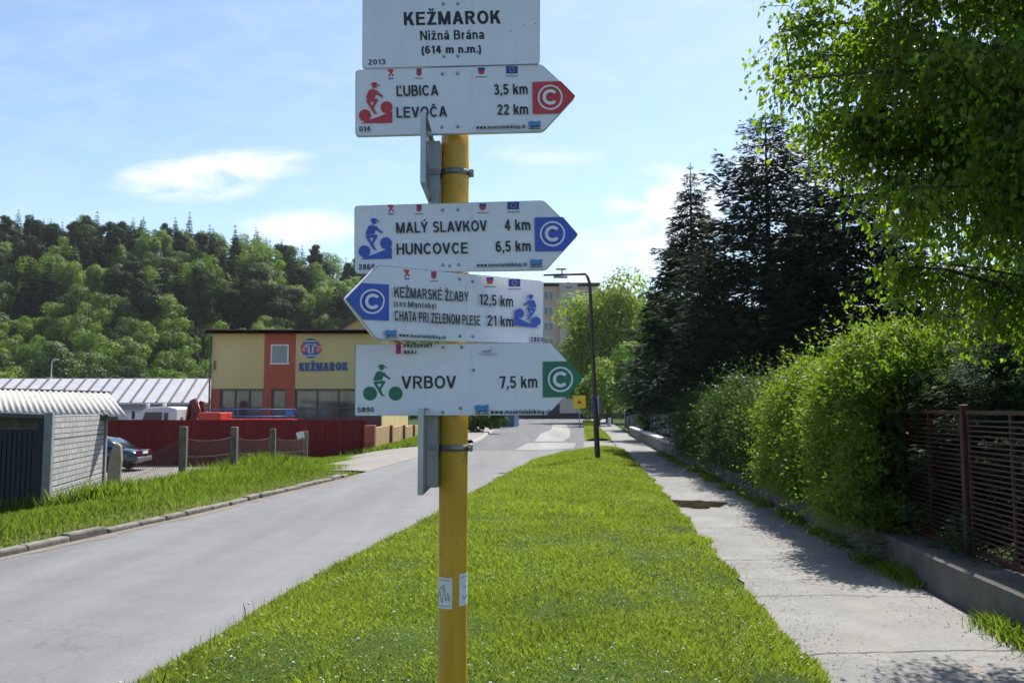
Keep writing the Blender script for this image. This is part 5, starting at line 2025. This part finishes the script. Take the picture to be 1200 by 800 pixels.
# --- yard lamp and overhead cables in front of the wood
o = empty('yard_lamp', at(60, 444, 55), 0, 'small grey lamp on a thin pole above the white hall roof', 'lamp')
hz = at(60, 421.5, 55).z - at(60, 444, 55).z
MB().tube([(0, 0, -2.5), (0, 0, hz - .12), (.10, 0, hz)], .045, 8).build('pole', M_gal, o)
MB().box((.26, 0, hz + .02), (.40, .16, .10), bev=.03).build('lamp_head', M_gal, o)
for i, (v0, v1) in enumerate(((392, 401), (405, 412.5), (417, 424), (427, 431.5))):
    a, b = at(-60, v0, 92), at(300, v1, 96)
    pts = []
    for k_ in range(17):
        f = k_ / 16
        p = a.lerp(b, f)
        pts.append((p.x, p.y, p.z - 1.1 * 4 * f * (1 - f)))
    o = MB().tube(pts, .022, 5).build('overhead_cable', M_ink)
    tag(o, ('topmost', 'second', 'third', 'lowest')[i] + ' of four dark overhead cables crossing before the wood', 'cable', 'overhead cables before the wood')

# ------------------------------------------------------------------ right side: low wall, fence, hedges, trees
def wall_strip(name, y0, y1, z1, wd, m, cap=None, n=40, zj=.0):
    """low wall following the pavement edge"""
    V, F = [], []
    ys = np.linspace(y0, y1, n + 1)
    for i, y in enumerate(ys):
        x = wf(y)
        e = zj * math.sin(y * 2.3) + zj * math.sin(y * .9 + 1)
        V += [(x, y, -.2), (x + .012, y, z1 + e - .02), (x + .035, y, z1 + e), (x + wd, y, z1 + e), (x + wd, y, -.2)]
        if i:
            a, b = 5 * (i - 1), 5 * i
            F += [(a + k_, b + k_, b + k_ + 1, a + k_ + 1) for k_ in range(4)]
    F += [(0, 1, 2, 3, 4), tuple(range(5 * n + 4, 5 * n - 1, -1))]
    o = MB().add(V, F).build(name, m)
    if cap:
        V, F = [], []
        for i, y in enumerate(ys):
            x = wf(y)
            V += [(x - .05, y, z1 + .005), (x - .05, y, z1 + .075), (x + wd + .05, y, z1 + .075), (x + wd + .05, y, z1 + .005)]
            if i:
                a, b = 4 * (i - 1), 4 * i
                F += [(a + k_, b + k_, b + (k_ + 1) % 4, a + (k_ + 1) % 4) for k_ in range(4)]
        F += [(0, 1, 2, 3), tuple(range(4 * n + 3, 4 * n - 1, -1))]
        MB().add(V, F).build('coping', cap, o)
    return o


M_lowwall = mat('stained_concrete', (.10, .09, .075), .93, .45, 2.4, .7)
o = wall_strip('low_wall', -6, 26.4, .357, .40, M_lowwall, n=90, zj=.006)
tag(o, 'low weathered concrete wall along the right side of the pavement', 'wall')
o = wall_strip('coped_wall', 26.9, 52, .46, .30, mat('rubble_wall', (.17, .15, .125), .93, .4, 5, .7), mat('white_coping', (.52, .51, .49), .85, .12, 2, .2), n=40)
tag(o, 'far low wall with a pale coping beside the pavement', 'wall')

# --- maroon fence of thin horizontal bars
M_frust = mat('fence_maroon', (.055, .011, .011), .5, .3, 9, .1)
fe = empty('bar_fence', (wf(7.6) + .34, 7.6, .34), 0, 'dark maroon steel fence of thin horizontal bars on the low wall', 'fence')
fo = Vector(fe.location)
fx = lambda y: wf(y) + .34
for y in (2.8, 5.2, 7.6, 10.0, 12.4):
    MB().box(Vector((fx(y), y, .98)) - fo, (.062, .062, 1.40), rz=-.095, bev=.006).build('post', M_frust, fe)
for ya, yb in ((2.8, 5.2), (5.2, 7.6), (7.6, 10.0), (10.0, 12.4)):
    m = MB()
    pa, pb = Vector((fx(ya + .07), ya + .07, 0)) - fo, Vector((fx(yb - .07), yb - .07, 0)) - fo
    z = .10
    while z < 1.24:
        m.tube([pa + Vector((0, 0, z + fo.z)), pb + Vector((0, 0, z + fo.z))], .0085, 6, False)
        z += .044
    for zz in (.07, 1.27):
        m.beam(pa + Vector((0, 0, zz + fo.z)), pb + Vector((0, 0, zz + fo.z)), .028, .032)
    for q in (0, .335, .665, 1):
        p = pa.lerp(pb, q)
        m.beam(p + Vector((.012, 0, .06 + fo.z)), p + Vector((.012, 0, 1.28 + fo.z)), .022, .022)
    m.build('panel', M_frust, fe)

# --- green mesh fence behind the coped wall
gf = empty('mesh_fence', (wf(27) + .45, 27, 0), 0, 'dark green mesh fence behind the far coped wall', 'fence')
go_ = Vector(gf.location)
M_gmesh = mat('green_screen', (.010, .030, .020), .7, .2, 30)
gxx = lambda y: wf(y) + .42
V, F = [], []
ys = np.linspace(26.5, 70, 30)
for i, y in enumerate(ys):
    V += [(gxx(y) - go_.x, y - go_.y, .1), (gxx(y) - go_.x, y - go_.y, 1.42), (gxx(y) - go_.x + .02, y - go_.y, .1), (gxx(y) - go_.x + .02, y - go_.y, 1.42)]
    if i:
        a, b = 4 * (i - 1), 4 * i
        F += [(a, b, b + 1, a + 1), (a + 2, a + 3, b + 3, b + 2), (a + 1, b + 1, b + 3, a + 3)]
MB().add(V, F).build('screen', M_gmesh, gf)
for y in (27, 32.8, 38.5, 44, 50, 56, 62, 68):
    MB().tube([Vector((gxx(y) - .06, y, 0)) - go_, Vector((gxx(y) - .06, y, 1.55)) - go_], .035, 8).build('post', M_gal, gf)

# --- hedges
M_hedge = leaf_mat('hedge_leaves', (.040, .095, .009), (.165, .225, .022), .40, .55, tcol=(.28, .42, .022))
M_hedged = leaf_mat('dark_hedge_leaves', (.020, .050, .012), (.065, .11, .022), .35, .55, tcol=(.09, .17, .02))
M_twig = mat('twigs', (.030, .024, .016), .95, .3, 12, .6)


def hedge(name, y0, y1, depth, htab, m, nleaf, size, seed, label, over=.12, core=True):
    r = np.random.default_rng(seed)
    root = empty(name, (wf((y0 + y1) / 2) + .5, (y0 + y1) / 2, .3), 0, label, 'hedge')
    ro = np.array(root.location)
    nsp = nleaf // 9                                              # sprays of nine leaves
    yy = r.uniform(y0, y1, nsp)
    H = np.interp(yy, [t[0] for t in htab], [t[1] for t in htab])
    ph = r.uniform(0, 1, nsp)
    per = H * 1.0 + depth * .9
    s_ = ph * per
    front = s_ < H
    bul = .10 * np.sin(yy * 2.1 + seed) + .09 * np.sin(yy * 4.7 + s_ * 3) + .08 * np.sin(s_ * 5 + yy * 1.3) + .06 * np.sin(yy * 9.1 - s_ * 7)
    z = np.where(front, s_, H)
    x = np.where(front, 0, (s_ - H))
    # rounded shoulder
    k_ = .35
    cor = np.clip(1 - np.abs(s_ - H) / k_, 0, 1) ** 2 * .14
    fx_ = np_interp(WF, yy) - over + .28 * np.clip((.55 - z) / .55, 0, 1) ** 1.4
    inward = r.uniform(0, 1, nsp) ** 2.2 * .40 - .06
    nx = np.where(front, -1., -.15)
    nz_ = np.where(front, .1, 1.)
    P = np.stack([fx_ + x - nx * (inward + cor - bul), yy, z - nz_ * (inward + cor * 1.0 - bul) + .02], 1)
    P[:, 2] = np.maximum(P[:, 2], .40 + .3 * r.uniform(0, 1, nsp))
    Nn = np.stack([nx, 0 * nx, nz_], 1)
    A_ = unit(Nn * .8 + .9 * rand_dirs(nsp, r) + np.array([0, 0, .35]))           # spray axis
    tw = r.beta(2, 2, nsp) + .25 * patchy(np.stack([yy * 2, s_ * 2], 1), 1.0, seed) - .12
    lng = r.uniform(.5, 1.2, nsp) + 1.6 * (r.uniform(0, 1, nsp) > .93)
    Ps, Ds, Ns, Ts = [], [], [], []
    for k_ in range(9):
        f = k_ / 8
        Ps.append(P + A_ * (f * size * 4.2 * lng[:, None]) + np.array([0, 0, -1.]) * (f * f * size * .9) + .35 * size * rand_dirs(nsp, r))
        Ds.append(unit(A_ + 1.0 * rand_dirs(nsp, r) - np.array([0, 0, .25])))
        Ns.append(unit(Nn + .8 * rand_dirs(nsp, r)))
        Ts.append(np.clip(tw + r.normal(0, .12, nsp) + .15 * (f - .5), 0, 1))
    P, D, Nn, T = (np.concatenate(q) for q in (Ps, Ds, Ns, Ts))
    n = len(P)
    V, F = leaf_quads(P - ro, D, Nn, size * r.uniform(.7, 1.35, n), size * .5 * r.uniform(.7, 1.3, n))
    link('foliage', mesh_np('foliage', V, F, T), m, root)
    if core:
        t = MB()
        y = y0 + .2
        while y < y1 - .1:
            h_ = interp(htab, y)
            x = wf(y) + .45 + r.uniform(-.15, .15)
            p = [(x, y, .0), (x + r.uniform(-.1, .1), y + r.uniform(-.1, .1), h_ * .5), (x + r.uniform(-.2, .2), y + r.uniform(-.2, .2), h_ * .92)]
            t.tube([Vector(q) - Vector(ro) for q in p], [.03, .02, .006], 5)
            for _ in range(5):
                zz = r.uniform(.3, .85) * h_
                t.tube([Vector((x, y, zz)) - Vector(ro), Vector((x + r.uniform(-.5, .4), y + r.uniform(-.4, .4), zz + .35)) - Vector(ro)], [.012, .004], 4, False)
            y += .34
        t.build('stems', M_twig, root)
    # leaf mass inside; its darker colour paints shade between the outer sprays
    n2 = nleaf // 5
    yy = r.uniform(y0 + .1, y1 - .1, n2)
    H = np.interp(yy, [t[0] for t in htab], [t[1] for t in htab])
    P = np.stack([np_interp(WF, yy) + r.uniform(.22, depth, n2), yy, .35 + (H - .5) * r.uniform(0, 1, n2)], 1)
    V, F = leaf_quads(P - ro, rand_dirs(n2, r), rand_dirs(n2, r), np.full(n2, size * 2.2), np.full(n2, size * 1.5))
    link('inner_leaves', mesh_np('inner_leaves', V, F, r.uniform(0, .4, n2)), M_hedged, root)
    return root


hedge('hedge', 8.9, 14.6, 1.2, [(8.9, 2.05), (9.6, 2.24), (10.3, 2.28), (11.0, 2.05), (11.8, 2.08), (12.6, 1.86), (13.3, 1.88), (14.0, 1.72), (14.6, 1.70)], M_hedge, 90000, .055, 201,
      'bright yellow-green overhanging hedge on the low wall beside the maroon fence', over=.07)
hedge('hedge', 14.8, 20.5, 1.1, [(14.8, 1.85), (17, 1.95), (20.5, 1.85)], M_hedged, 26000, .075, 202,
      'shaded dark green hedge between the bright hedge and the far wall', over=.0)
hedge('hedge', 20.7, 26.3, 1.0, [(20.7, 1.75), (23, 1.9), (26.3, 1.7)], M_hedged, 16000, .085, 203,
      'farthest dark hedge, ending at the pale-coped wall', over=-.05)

# --- dark conifers behind the hedge
def place(o, x, y, label, cat, rz=0.0, z=0.0):
    o.location = (x, y, z)
    o.rotation_euler = (0, 0, rz)
    return tag(o, label, cat)


M_dk = leaf_mat('dark_fir_needles', (.014, .028, .016), (.044, .068, .036), .2, .75, spec=.08)
place(conifer('spruce_tree', 301, 10.7, 2.5, M_dk, 44, 10, 120, .26, bare=.19, droop=.42, taper=.85, wid=.14, gaps=.06), 6.6, 31.0, 'slender dark spruce with a pointed spire, leftmost of the garden conifers', 'spruce')
place(conifer('fir_tree', 302, 10.9, 3.7, M_dk, 36, 11, 150, .26, bare=.05, droop=.02, taper=.60, wid=.15, gaps=.10), 7.9, 26.0, 'tall broad dark fir with upturned bough tips behind the hedge', 'fir')
place(conifer('fir_tree', 303, 9.3, 3.4, M_dk, 32, 11, 140, .26, bare=.05, droop=.08, taper=.6, wid=.15, gaps=.10), 9.3, 23.6, 'dark fir standing half behind the leafy branches of the near tree', 'fir')
place(conifer('fir_tree', 304, 5.8, 2.3, M_dk, 22, 10, 110, .26, bare=.30, droop=.3, taper=.7, wid=.15, gaps=.06), 8.6, 38.5, 'lower dark conifer at the left foot of the slender spruce', 'fir')
place(conifer('fir_tree', 305, 8.6, 3.4, M_dk, 28, 10, 120, .28, bare=.03, droop=.25, taper=.65, wid=.15, gaps=.06), 11.2, 33.5, 'dark fir filling the gap behind the two tallest garden conifers', 'fir')
# small spruces behind and through the bar fence
M_bsp = leaf_mat('blue_spruce_needles', (.018, .042, .018), (.070, .115, .045), .25, .7, spec=.1)
place(conifer('young_spruce', 311, 3.0, 1.5, M_bsp, 20, 11, 520, .075, bare=.05, droop=.28, taper=.7, wid=.10), 5.15, 8.4, 'young spruce leaning over the maroon fence from behind', 'spruce', z=.3)
place(conifer('young_spruce', 312, 1.75, .72, M_bsp, 14, 10, 330, .07, bare=.05, droop=.3, taper=.75, wid=.10), 4.62, 9.75, 'smaller young spruce pushing through the bars beside the bright hedge', 'spruce', z=.42)
place(conifer('young_spruce', 313, 2.7, 1.4, M_bsp, 17, 11, 420, .075, bare=.05, droop=.3, taper=.7, wid=.10), 5.45, 6.3, 'young spruce behind the fence at the right edge of the photo', 'spruce')
t_ = broadleaf('garden_shrub', 321, 2.9, 1.7, M_hedged, 16, 12000, .085)
place(t_, 6.9, 9.6, 'dense dark garden shrub behind the young spruces', 'shrub', z=-.5)
t_ = broadleaf('garden_shrub', 322, 2.6, 1.6, M_hedged, 15, 11000, .085)
place(t_, 7.0, 6.9, 'dark round garden shrub behind the fence at the right', 'shrub', z=-.5)
for i, (x, y, h, rx, lb) in enumerate(((11.5, 15.5, 7.0, 3.4, 'dark leafy garden tree behind the near hanging branches'), (14.5, 21, 8.5, 4.0, 'tall shaded garden tree at the right behind the firs'),
                                   (9.6, 11.0, 5.0, 2.4, 'shaded garden tree just behind the young spruces'))):
    t_ = broadleaf('garden_tree', 331 + i, h, rx, M_leafC, 16, 12000, .15)
    place(t_, x, y, lb, 'tree', z=-.7)

# --- big broadleaf tree hanging in from the right
M_lime = leaf_mat('birch_leaves', (.032, .075, .009), (.115, .185, .016), .52, .45, tcol=(.33, .52, .018), spec=.4)


def near_tree(loc, seed, C, Rx, Rz, ntw, label):
    r = np.random.default_rng(seed)
    root = empty('leafy_tree', loc, 0, label, 'tree')
    C = np.array(C)
    tr = MB()
    tr.tube([(0, 0, -.2), (.05, 0, 1.6), (-.05, .1, 3.0), (-.1, .1, 4.6), (.1, 0, 6.4), (.2, 0, 8.2)], [.17, .14, .12, .09, .05, .015], 12)
    limbs_ = []
    for (a, z, y_) in ((-3.40, 4.45, .1), (-3.32, 4.05, -.3), (-3.12, 4.40, .5), (-3.10, 3.80, .2), (-2.95, 4.75, -.2), (-2.85, 4.15, .3), (-2.70, 4.55, -.4), (-3.2, 4.9, .3), (-2.9, 3.55, .1)):
        e = np.array([a + .62, y_, z])
        s_ = np.array([0, 0, z - .9])
        m1 = s_ * .45 + e * .55 + np.array([0, 0, .55])
        pts = [s_ * (1 - t) ** 2 + 2 * m1 * t * (1 - t) + e * t * t for t in np.linspace(0, 1, 8)]
        tr.tube(pts, [.030 * (1 - .88 * t) for t in np.linspace(0, 1, 8)], 6, False)
        limbs_.append(np.array(pts))
    n = 0
    while n < 100:
        d = unit(r.normal(size=(1, 3)))[0]
        e = C + d * np.array([Rx, 1.9, Rz]) * r.uniform(.6, .92)
        if e[2] < 1.0:
            continue
        z0 = np.clip(e[2] - r.uniform(.3, 1.6), 1.5, 7.2)
        s_ = np.array([0, 0, z0])
        m1 = s_ + (e - s_) * .5 + np.array([0, 0, .55]) + r.normal(0, .18, 3)
        pts = [s_ * (1 - t) ** 2 + 2 * m1 * t * (1 - t) + e * t * t for t in np.linspace(0, 1, 8)]
        pts = [p + r.normal(0, .03, 3) for p in pts]
        w0 = r.uniform(.018, .042)
        tr.tube(pts, [w0 * (1 - .85 * t) for t in np.linspace(0, 1, 8)], 6, False)
        limbs_.append(np.array(pts))
        n += 1
    LP, LD, LN, LT = [], [], [], []
    for i in range(ntw):
        l_ = limbs_[r.integers(len(limbs_))]
        t = 1 - .75 * r.uniform(0, 1) ** 1.25
        k_ = min(int(t * 7), 6)
        p = l_[k_] + (l_[k_ + 1] - l_[k_]) * (t * 7 - k_)
        d = unit((rand_dirs(1, r)[0] + .8 * unit(p - C) + np.array([0, 0, -.25]))[None])[0]
        ln = r.uniform(.2, .54)
        end = p + d * ln + np.array([0, 0, -.32 * ln])
        mid = p + d * ln * .5
        tr.tube([p, mid, end], [.005, .003, .0014], 3, False)
        q = r.integers(17, 30)
        tt = r.uniform(.15, 1.05, q)[:, None]
        pp = p * (1 - tt) ** 2 + 2 * mid * tt * (1 - tt) + end * tt ** 2 + r.normal(0, .05, (q, 3))
        dd = unit(rand_dirs(q, r) * .8 + np.array([0, 0, -.9]) + d * .4)
        LP.append(pp)
        LD.append(dd)
        LN.append(rand_dirs(q, r) + np.array([0, 0, .3]))
        LT.append(np.clip(r.beta(2, 2, q) + r.normal(0, .12), 0, 1))
    P, D, Nn, T = (np.concatenate(q) for q in (LP, LD, LN, LT))
    n = len(P)
    # leaf = two halves folded along the midrib, pointed tip
    D = unit(D)
    Sd = unit(np.cross(D, Nn))
    Nf = np.cross(Sd, D)
    L_ = r.uniform(.036, .064, n)[:, None]
    W2 = L_ * .36
    a, b, c = P, P + D * L_ * .42 - Nf * L_ * .04, P + D * L_
    l1 = P + D * L_ * .38 + Sd * W2 + Nf * W2 * .35
    r1 = P + D * L_ * .38 - Sd * W2 + Nf * W2 * .35
    V = np.stack([a, l1, c, b, r1], 1).reshape(-1, 3)
    o_ = (np.arange(n) * 5)[:, None]
    F = np.concatenate([o_ + np.array([[0, 3, 2, 1]]), o_ + np.array([[0, 4, 2, 3]])], 0)
    link('crown', mesh_np('crown', V, F, np.concatenate([T, T])), M_lime, root)
    tr.build('trunk', M_barkd, root)
    return root


near_tree((4.95, 6.2, .1), 401, (-.2, -.25, 4.5), 3.3, 2.9, 6600, 'large leafy tree with hanging light green branches over the hedge at the right')

# --- far trees by the road end
M_willow = leaf_mat('willow_leaves', (.085, .13, .016), (.22, .29, .038), .5, .6, tcol=(.34, .50, .045))
r = np.random.default_rng(501)
wt = empty('willow_tree', (10.9, 96, 0), 0, 'big pale yellow-green willow beside the apartment block', 'willow')
lobed_crown('crown', r, 8.8, 5.5, 7.7, 64, 46000, .24, M_willow, wt, hollow=.4)
limbs(wt, r, 4, 13, .35, 4.0, 8, M_bark)
t_ = broadleaf('roadside_tree', 503, 6.4, 2.6, M_leafB, 12, 5000, .22)
place(t_, 7.9, 78, 'small green tree below the willow near the lamp post', 'tree')
t_ = broadleaf('roadside_tree', 504, 9.0, 3.6, M_leafA, 16, 9000, .2)
place(t_, 10.6, 62, 'dark green tree between the willow and the conifers', 'tree')
t_ = broadleaf('garden_tree', 505, 4.6, 2.2, M_leafC, 12, 7000, .14)
place(t_, 7.6, 42.5, 'low dark bushy tree above the green mesh fence', 'tree')
t_ = broadleaf('garden_tree', 506, 5.4, 2.3, M_leafC, 12, 7000, .14)
place(t_, 10.4, 47, 'dark bushy garden tree behind the green mesh fence', 'tree')

# --- apartment block
M_apt = mat('apartment_pink', (.58, .40, .34), .9, .08, .3, .05)
M_apt2 = mat('apartment_beige', (.52, .44, .36), .9, .08, .3, .05)
M_aptw = glass_mat('apartment_glass', (.07, .085, .10))
YA = 160.0
ap = empty('apartment_block', (at(640, 488, YA).x, YA, 0), 0, 'tall pink and beige apartment block at the end of the road', 'building')
ao = Vector(ap.location)
ztop = at(650, 335.5, YA).z
ax = lambda u: at(u, 400, YA).x - ao.x
MB().box(((ax(560) + ax(655.5)) / 2, 6, ztop / 2), (ax(655.5) - ax(560) - .01, 12, ztop)).build('wall', M_apt, ap)
MB().box(((ax(655.5) + ax(677)) / 2, 5.6, ztop / 2 + .2), (ax(677) - ax(655.5), 12.8, ztop + .5)).build('stair_tower', M_apt2, ap)
MB().box(((ax(677) + ax(702)) / 2, 6, ztop / 2), (ax(702) - ax(677) - .01, 12, ztop)).build('wall', M_apt, ap)
MB().box(((ax(560) + ax(702)) / 2, 6, ztop + .52), (ax(702) - ax(560) + .6, 13, .24)).build('roof', mat('apartment_roof', (.13, .09, .08), .8, .2), ap)
nfl = 8
fh = (ztop - 1.0) / nfl
for k_ in range(nfl):
    zc = ztop - 1.75 - k_ * fh
    for u in (572, 585, 598, 611, 624, 643, 689):
        w_ = MB()
        x = ax(u)
        ww, wh = 1.75, 1.45
        w_.box((x, -.03, zc + wh / 2 + .04), (ww + .16, .08, .09)).box((x, -.05, zc - wh / 2 - .04), (ww + .2, .14, .08))
        for sx in (-1, 0, 1):
            w_.box((x + sx * (ww / 2), -.03, zc), (.09, .07, wh - .01))
        f_ = w_.build('window', M_wframe, ap)
        MB().box((x, -.012, zc), (ww - .05, .02, wh - .01)).build('pane', M_aptw, f_)
    x = (ax(655.5) + ax(677)) / 2
    w_ = MB().box((x, -.83, zc + fh / 2), (1.5, .06, .75)).build('window', M_wframe, ap)
    MB().box((x, -.87, zc + fh / 2), (1.3, .03, .58)).build('pane', M_aptw, w_)
MB().box((ax(645), -.09, 1.5), (4.6, .12, 2.6)).build('garage_door', mat('garage_dark', (.03, .035, .05), .6, .1), ap)
MB().box((ax(690), -.09, 1.4), (2.4, .12, 2.4)).build('door', mat('garage_dark', (.03, .035, .05), .6, .1), ap)

# --- dark fence at the end of the road
ef = empty('end_fence', (4, 122, 0), 0, 'long dark fence closing the far end of the road', 'fence')
for i in range(13):
    MB().box((-14 + i * 2.4, 0, .5), (.12, .12, 1.1)).build('post', M_gate, ef)
MB().box((.4, .08, .52), (28.8, .05, .85)).build('boards', M_gate, ef)

# --- house glimpsed through the conifers
hs = empty('house', (16.5, 52, 0), 0, 'pale house with red tiled roof glimpsed through the dark conifers', 'house')
MB().box((0, 4, 2.35), (9.5, 8, 4.7)).build('wall', mat('house_render', (.46, .43, .40), .9, .08, 1, .1), hs)
MB().prism([(-5.2, -.6, 4.6), (5.2, -.6, 4.6), (5.2, 4, 6.9), (-5.2, 4, 6.9)], (0, .1, .15)).prism([(-5.2, 8.6, 4.6), (5.2, 8.6, 4.6), (5.2, 4.05, 6.9), (-5.2, 4.05, 6.9)], (0, -.1, .15)).build('roof', mat('roof_tiles', (.26, .075, .05), .8, .25, 6, .4), hs)
for xx in (-3.2, 0, 3.2):
    for zz in (1.4, 3.7):
        w_ = MB().box((xx, -.02, zz), (1.3, .06, 1.25)).build('window', M_wframe, hs)
        MB().box((xx, -.06, zz), (1.12, .03, 1.08)).build('pane', M_aptw, w_)

# --- lamp post on the median
M_rustpole = mat('brown_lamp_paint', (.050, .032, .026), .6, .3, 6, .2)
b0 = gnd(700.5, 540, .09)
lp = empty('street_lamp', b0, 0, 'dark brown street lamp with a long arm reaching left over the road', 'street lamp')
top = at(691, 327, b0.y) - b0
end = at(637, 322.4, b0.y - .3) - b0
cnr = at(688.5, 321, b0.y) - b0
MB().tube([(0, 0, -.3), top * .02, top * .33, top * .34, top * .8, top * .975, top * .99 + (cnr - top) * .5 + Vector((-.03, 0, 0.03)), cnr + (end - cnr) * .05, cnr + (end - cnr) * .4, end],
          [.085, .082, .074, .064, .052, .046, .044, .042, .034, .028], 14).build('pole', M_rustpole, lp)
hd = cnr.lerp(end, .62)
m = MB().box(hd + Vector((0, 0, -.07)), (.42, .14, .06), bev=.02)
m.tube([hd + Vector((.05, 0, .0)), hd + Vector((.05, 0, .16))], .02, 6)
m.box(hd + Vector((.02, 0, .17)), (.3, .12, .05), bev=.015)
m.build('lamp_head', M_gal, lp)
MB().box((-.105, -.02, .95), (.01, .12, .34)).build('hatch', M_rustpole, lp)

# --- small signs far along the road
def sign_post(name, u, v0, v1, wpx, Y, m, label, extra=None, face=None):
    c = at(u, (v0 + v1) / 2, Y)
    o = empty(name, (c.x, Y, 0), 0, label, 'road sign')
    w_, h_ = wpx / 1000 * Y, (v1 - v0) / 1000 * Y
    MB().tube([(0, .06, -.2), (0, .06, c.z + h_ / 2)], .04, 8).build('pole', M_gal, o)
    p = MB().box((0, 0, c.z), (w_, .03, h_), bev=.008).build('plate', m, o)
    return o, p, c.z, w_, h_


o, p, z, w_, h_ = sign_post('warning_sign', 679, 463.5, 478, 14.5, 74, mat('sign_yellow', (.72, .50, .02), .5, .05), 'bright yellow square road sign beyond the lamp post')
MB().prism([(-w_ * .2, -.018, z - h_ * .15), (w_ * .2, -.018, z - h_ * .15), (0, -.018, z + h_ * .25)], (0, -.004, 0)).build('symbol', M_red, p)
o, p, z, w_, h_ = sign_post('crossing_sign', 688.5, 465, 474, 8.5, 80, mat('sign_blue', (.03, .09, .35), .5, .05), 'small square blue road sign right of the yellow one')
MB().prism([(-w_ * .3, -.018, z - h_ * .3), (w_ * .3, -.018, z - h_ * .3), (0, -.018, z + h_ * .34)], (0, -.004, 0)).build('symbol', M_white, p)
o, p, z, w_, h_ = sign_post('information_board', 698.4, 464, 484.5, 10, 58, mat('board_grey_blue', (.30, .34, .46), .5, .1), 'narrow pale blue upright board just behind the street lamp')
MB().box((-w_ * .42, -.02, z), (w_ * .12, .02, h_ * .98)).build('stripe', M_navy, p)
MB().box((w_ * .42, -.02, z), (w_ * .12, .02, h_ * .98)).build('stripe', M_navy, p)
o = MB().lathe([(.16, 0), (.16, .62), (.13, .70), (.02, .72)], n=14).build('bollard', M_wframe)
o.location = (at(714, 490, 78).x, 78, .05)
tag(o, 'short white bollard on the grass right of the pavement', 'bollard')

# --- clutter left of the far road: dark shrubs and a blue container
b_ = broadleaf('shrub', 601, 2.4, 1.5, M_leafC, 10, 3500, .12)
place(b_, at(566, 490, 55).x, 55, 'dark shrub at the left roadside behind the signpost', 'shrub', z=-.4)
b_ = broadleaf('shrub', 602, 2.0, 1.3, M_leafC, 9, 3000, .12)
place(b_, at(580, 490, 70).x, 70, 'low dark shrub in front of the blue container', 'shrub', z=-.3)
ct = empty('container', (at(588, 490, 76).x, 76, -.1), R(-6), 'blue steel container at the left side of the far road', 'container')
MB().box((0, 1.2, .95), (2.4, 4.2, 1.9), bev=.03).build('body', mat('container_blue', (.035, .09, .22), .55, .15, 2), ct)
for i in range(9):
    MB().box((-1.05 + i * .262, -.93, .95), (.12, .03, 1.7)).build('rib', mat('container_blue', (.035, .09, .22)), ct)
MB().box((0, 1.2, 1.93), (2.5, 4.3, .06)).build('lid', M_sky, ct)

# ------------------------------------------------------------------ air
HAZE = 0.00012
if HAZE:
    hz_ = MB().box((0, 190, 35), (560, 480, 100)).build('haze', None)
    hm = bpy.data.materials.new('haze_air')
    hm.use_nodes = True
    t = hm.node_tree
    t.nodes.remove(t.nodes['Principled BSDF'])
    pv = N(t, 'ShaderNodeVolumePrincipled')
    pv.inputs['Color'].default_value = (.90, .94, 1.0, 1)
    pv.inputs['Density'].default_value = HAZE
    pv.inputs['Anisotropy'].default_value = .3
    t.links.new(pv.outputs[0], t.nodes['Material Output'].inputs['Volume'])
    hz_.data.materials.append(hm)
    hz_['kind'] = 'stuff'
    tag(hz_, 'thin pale daylight haze filling the air over the whole place', 'haze')
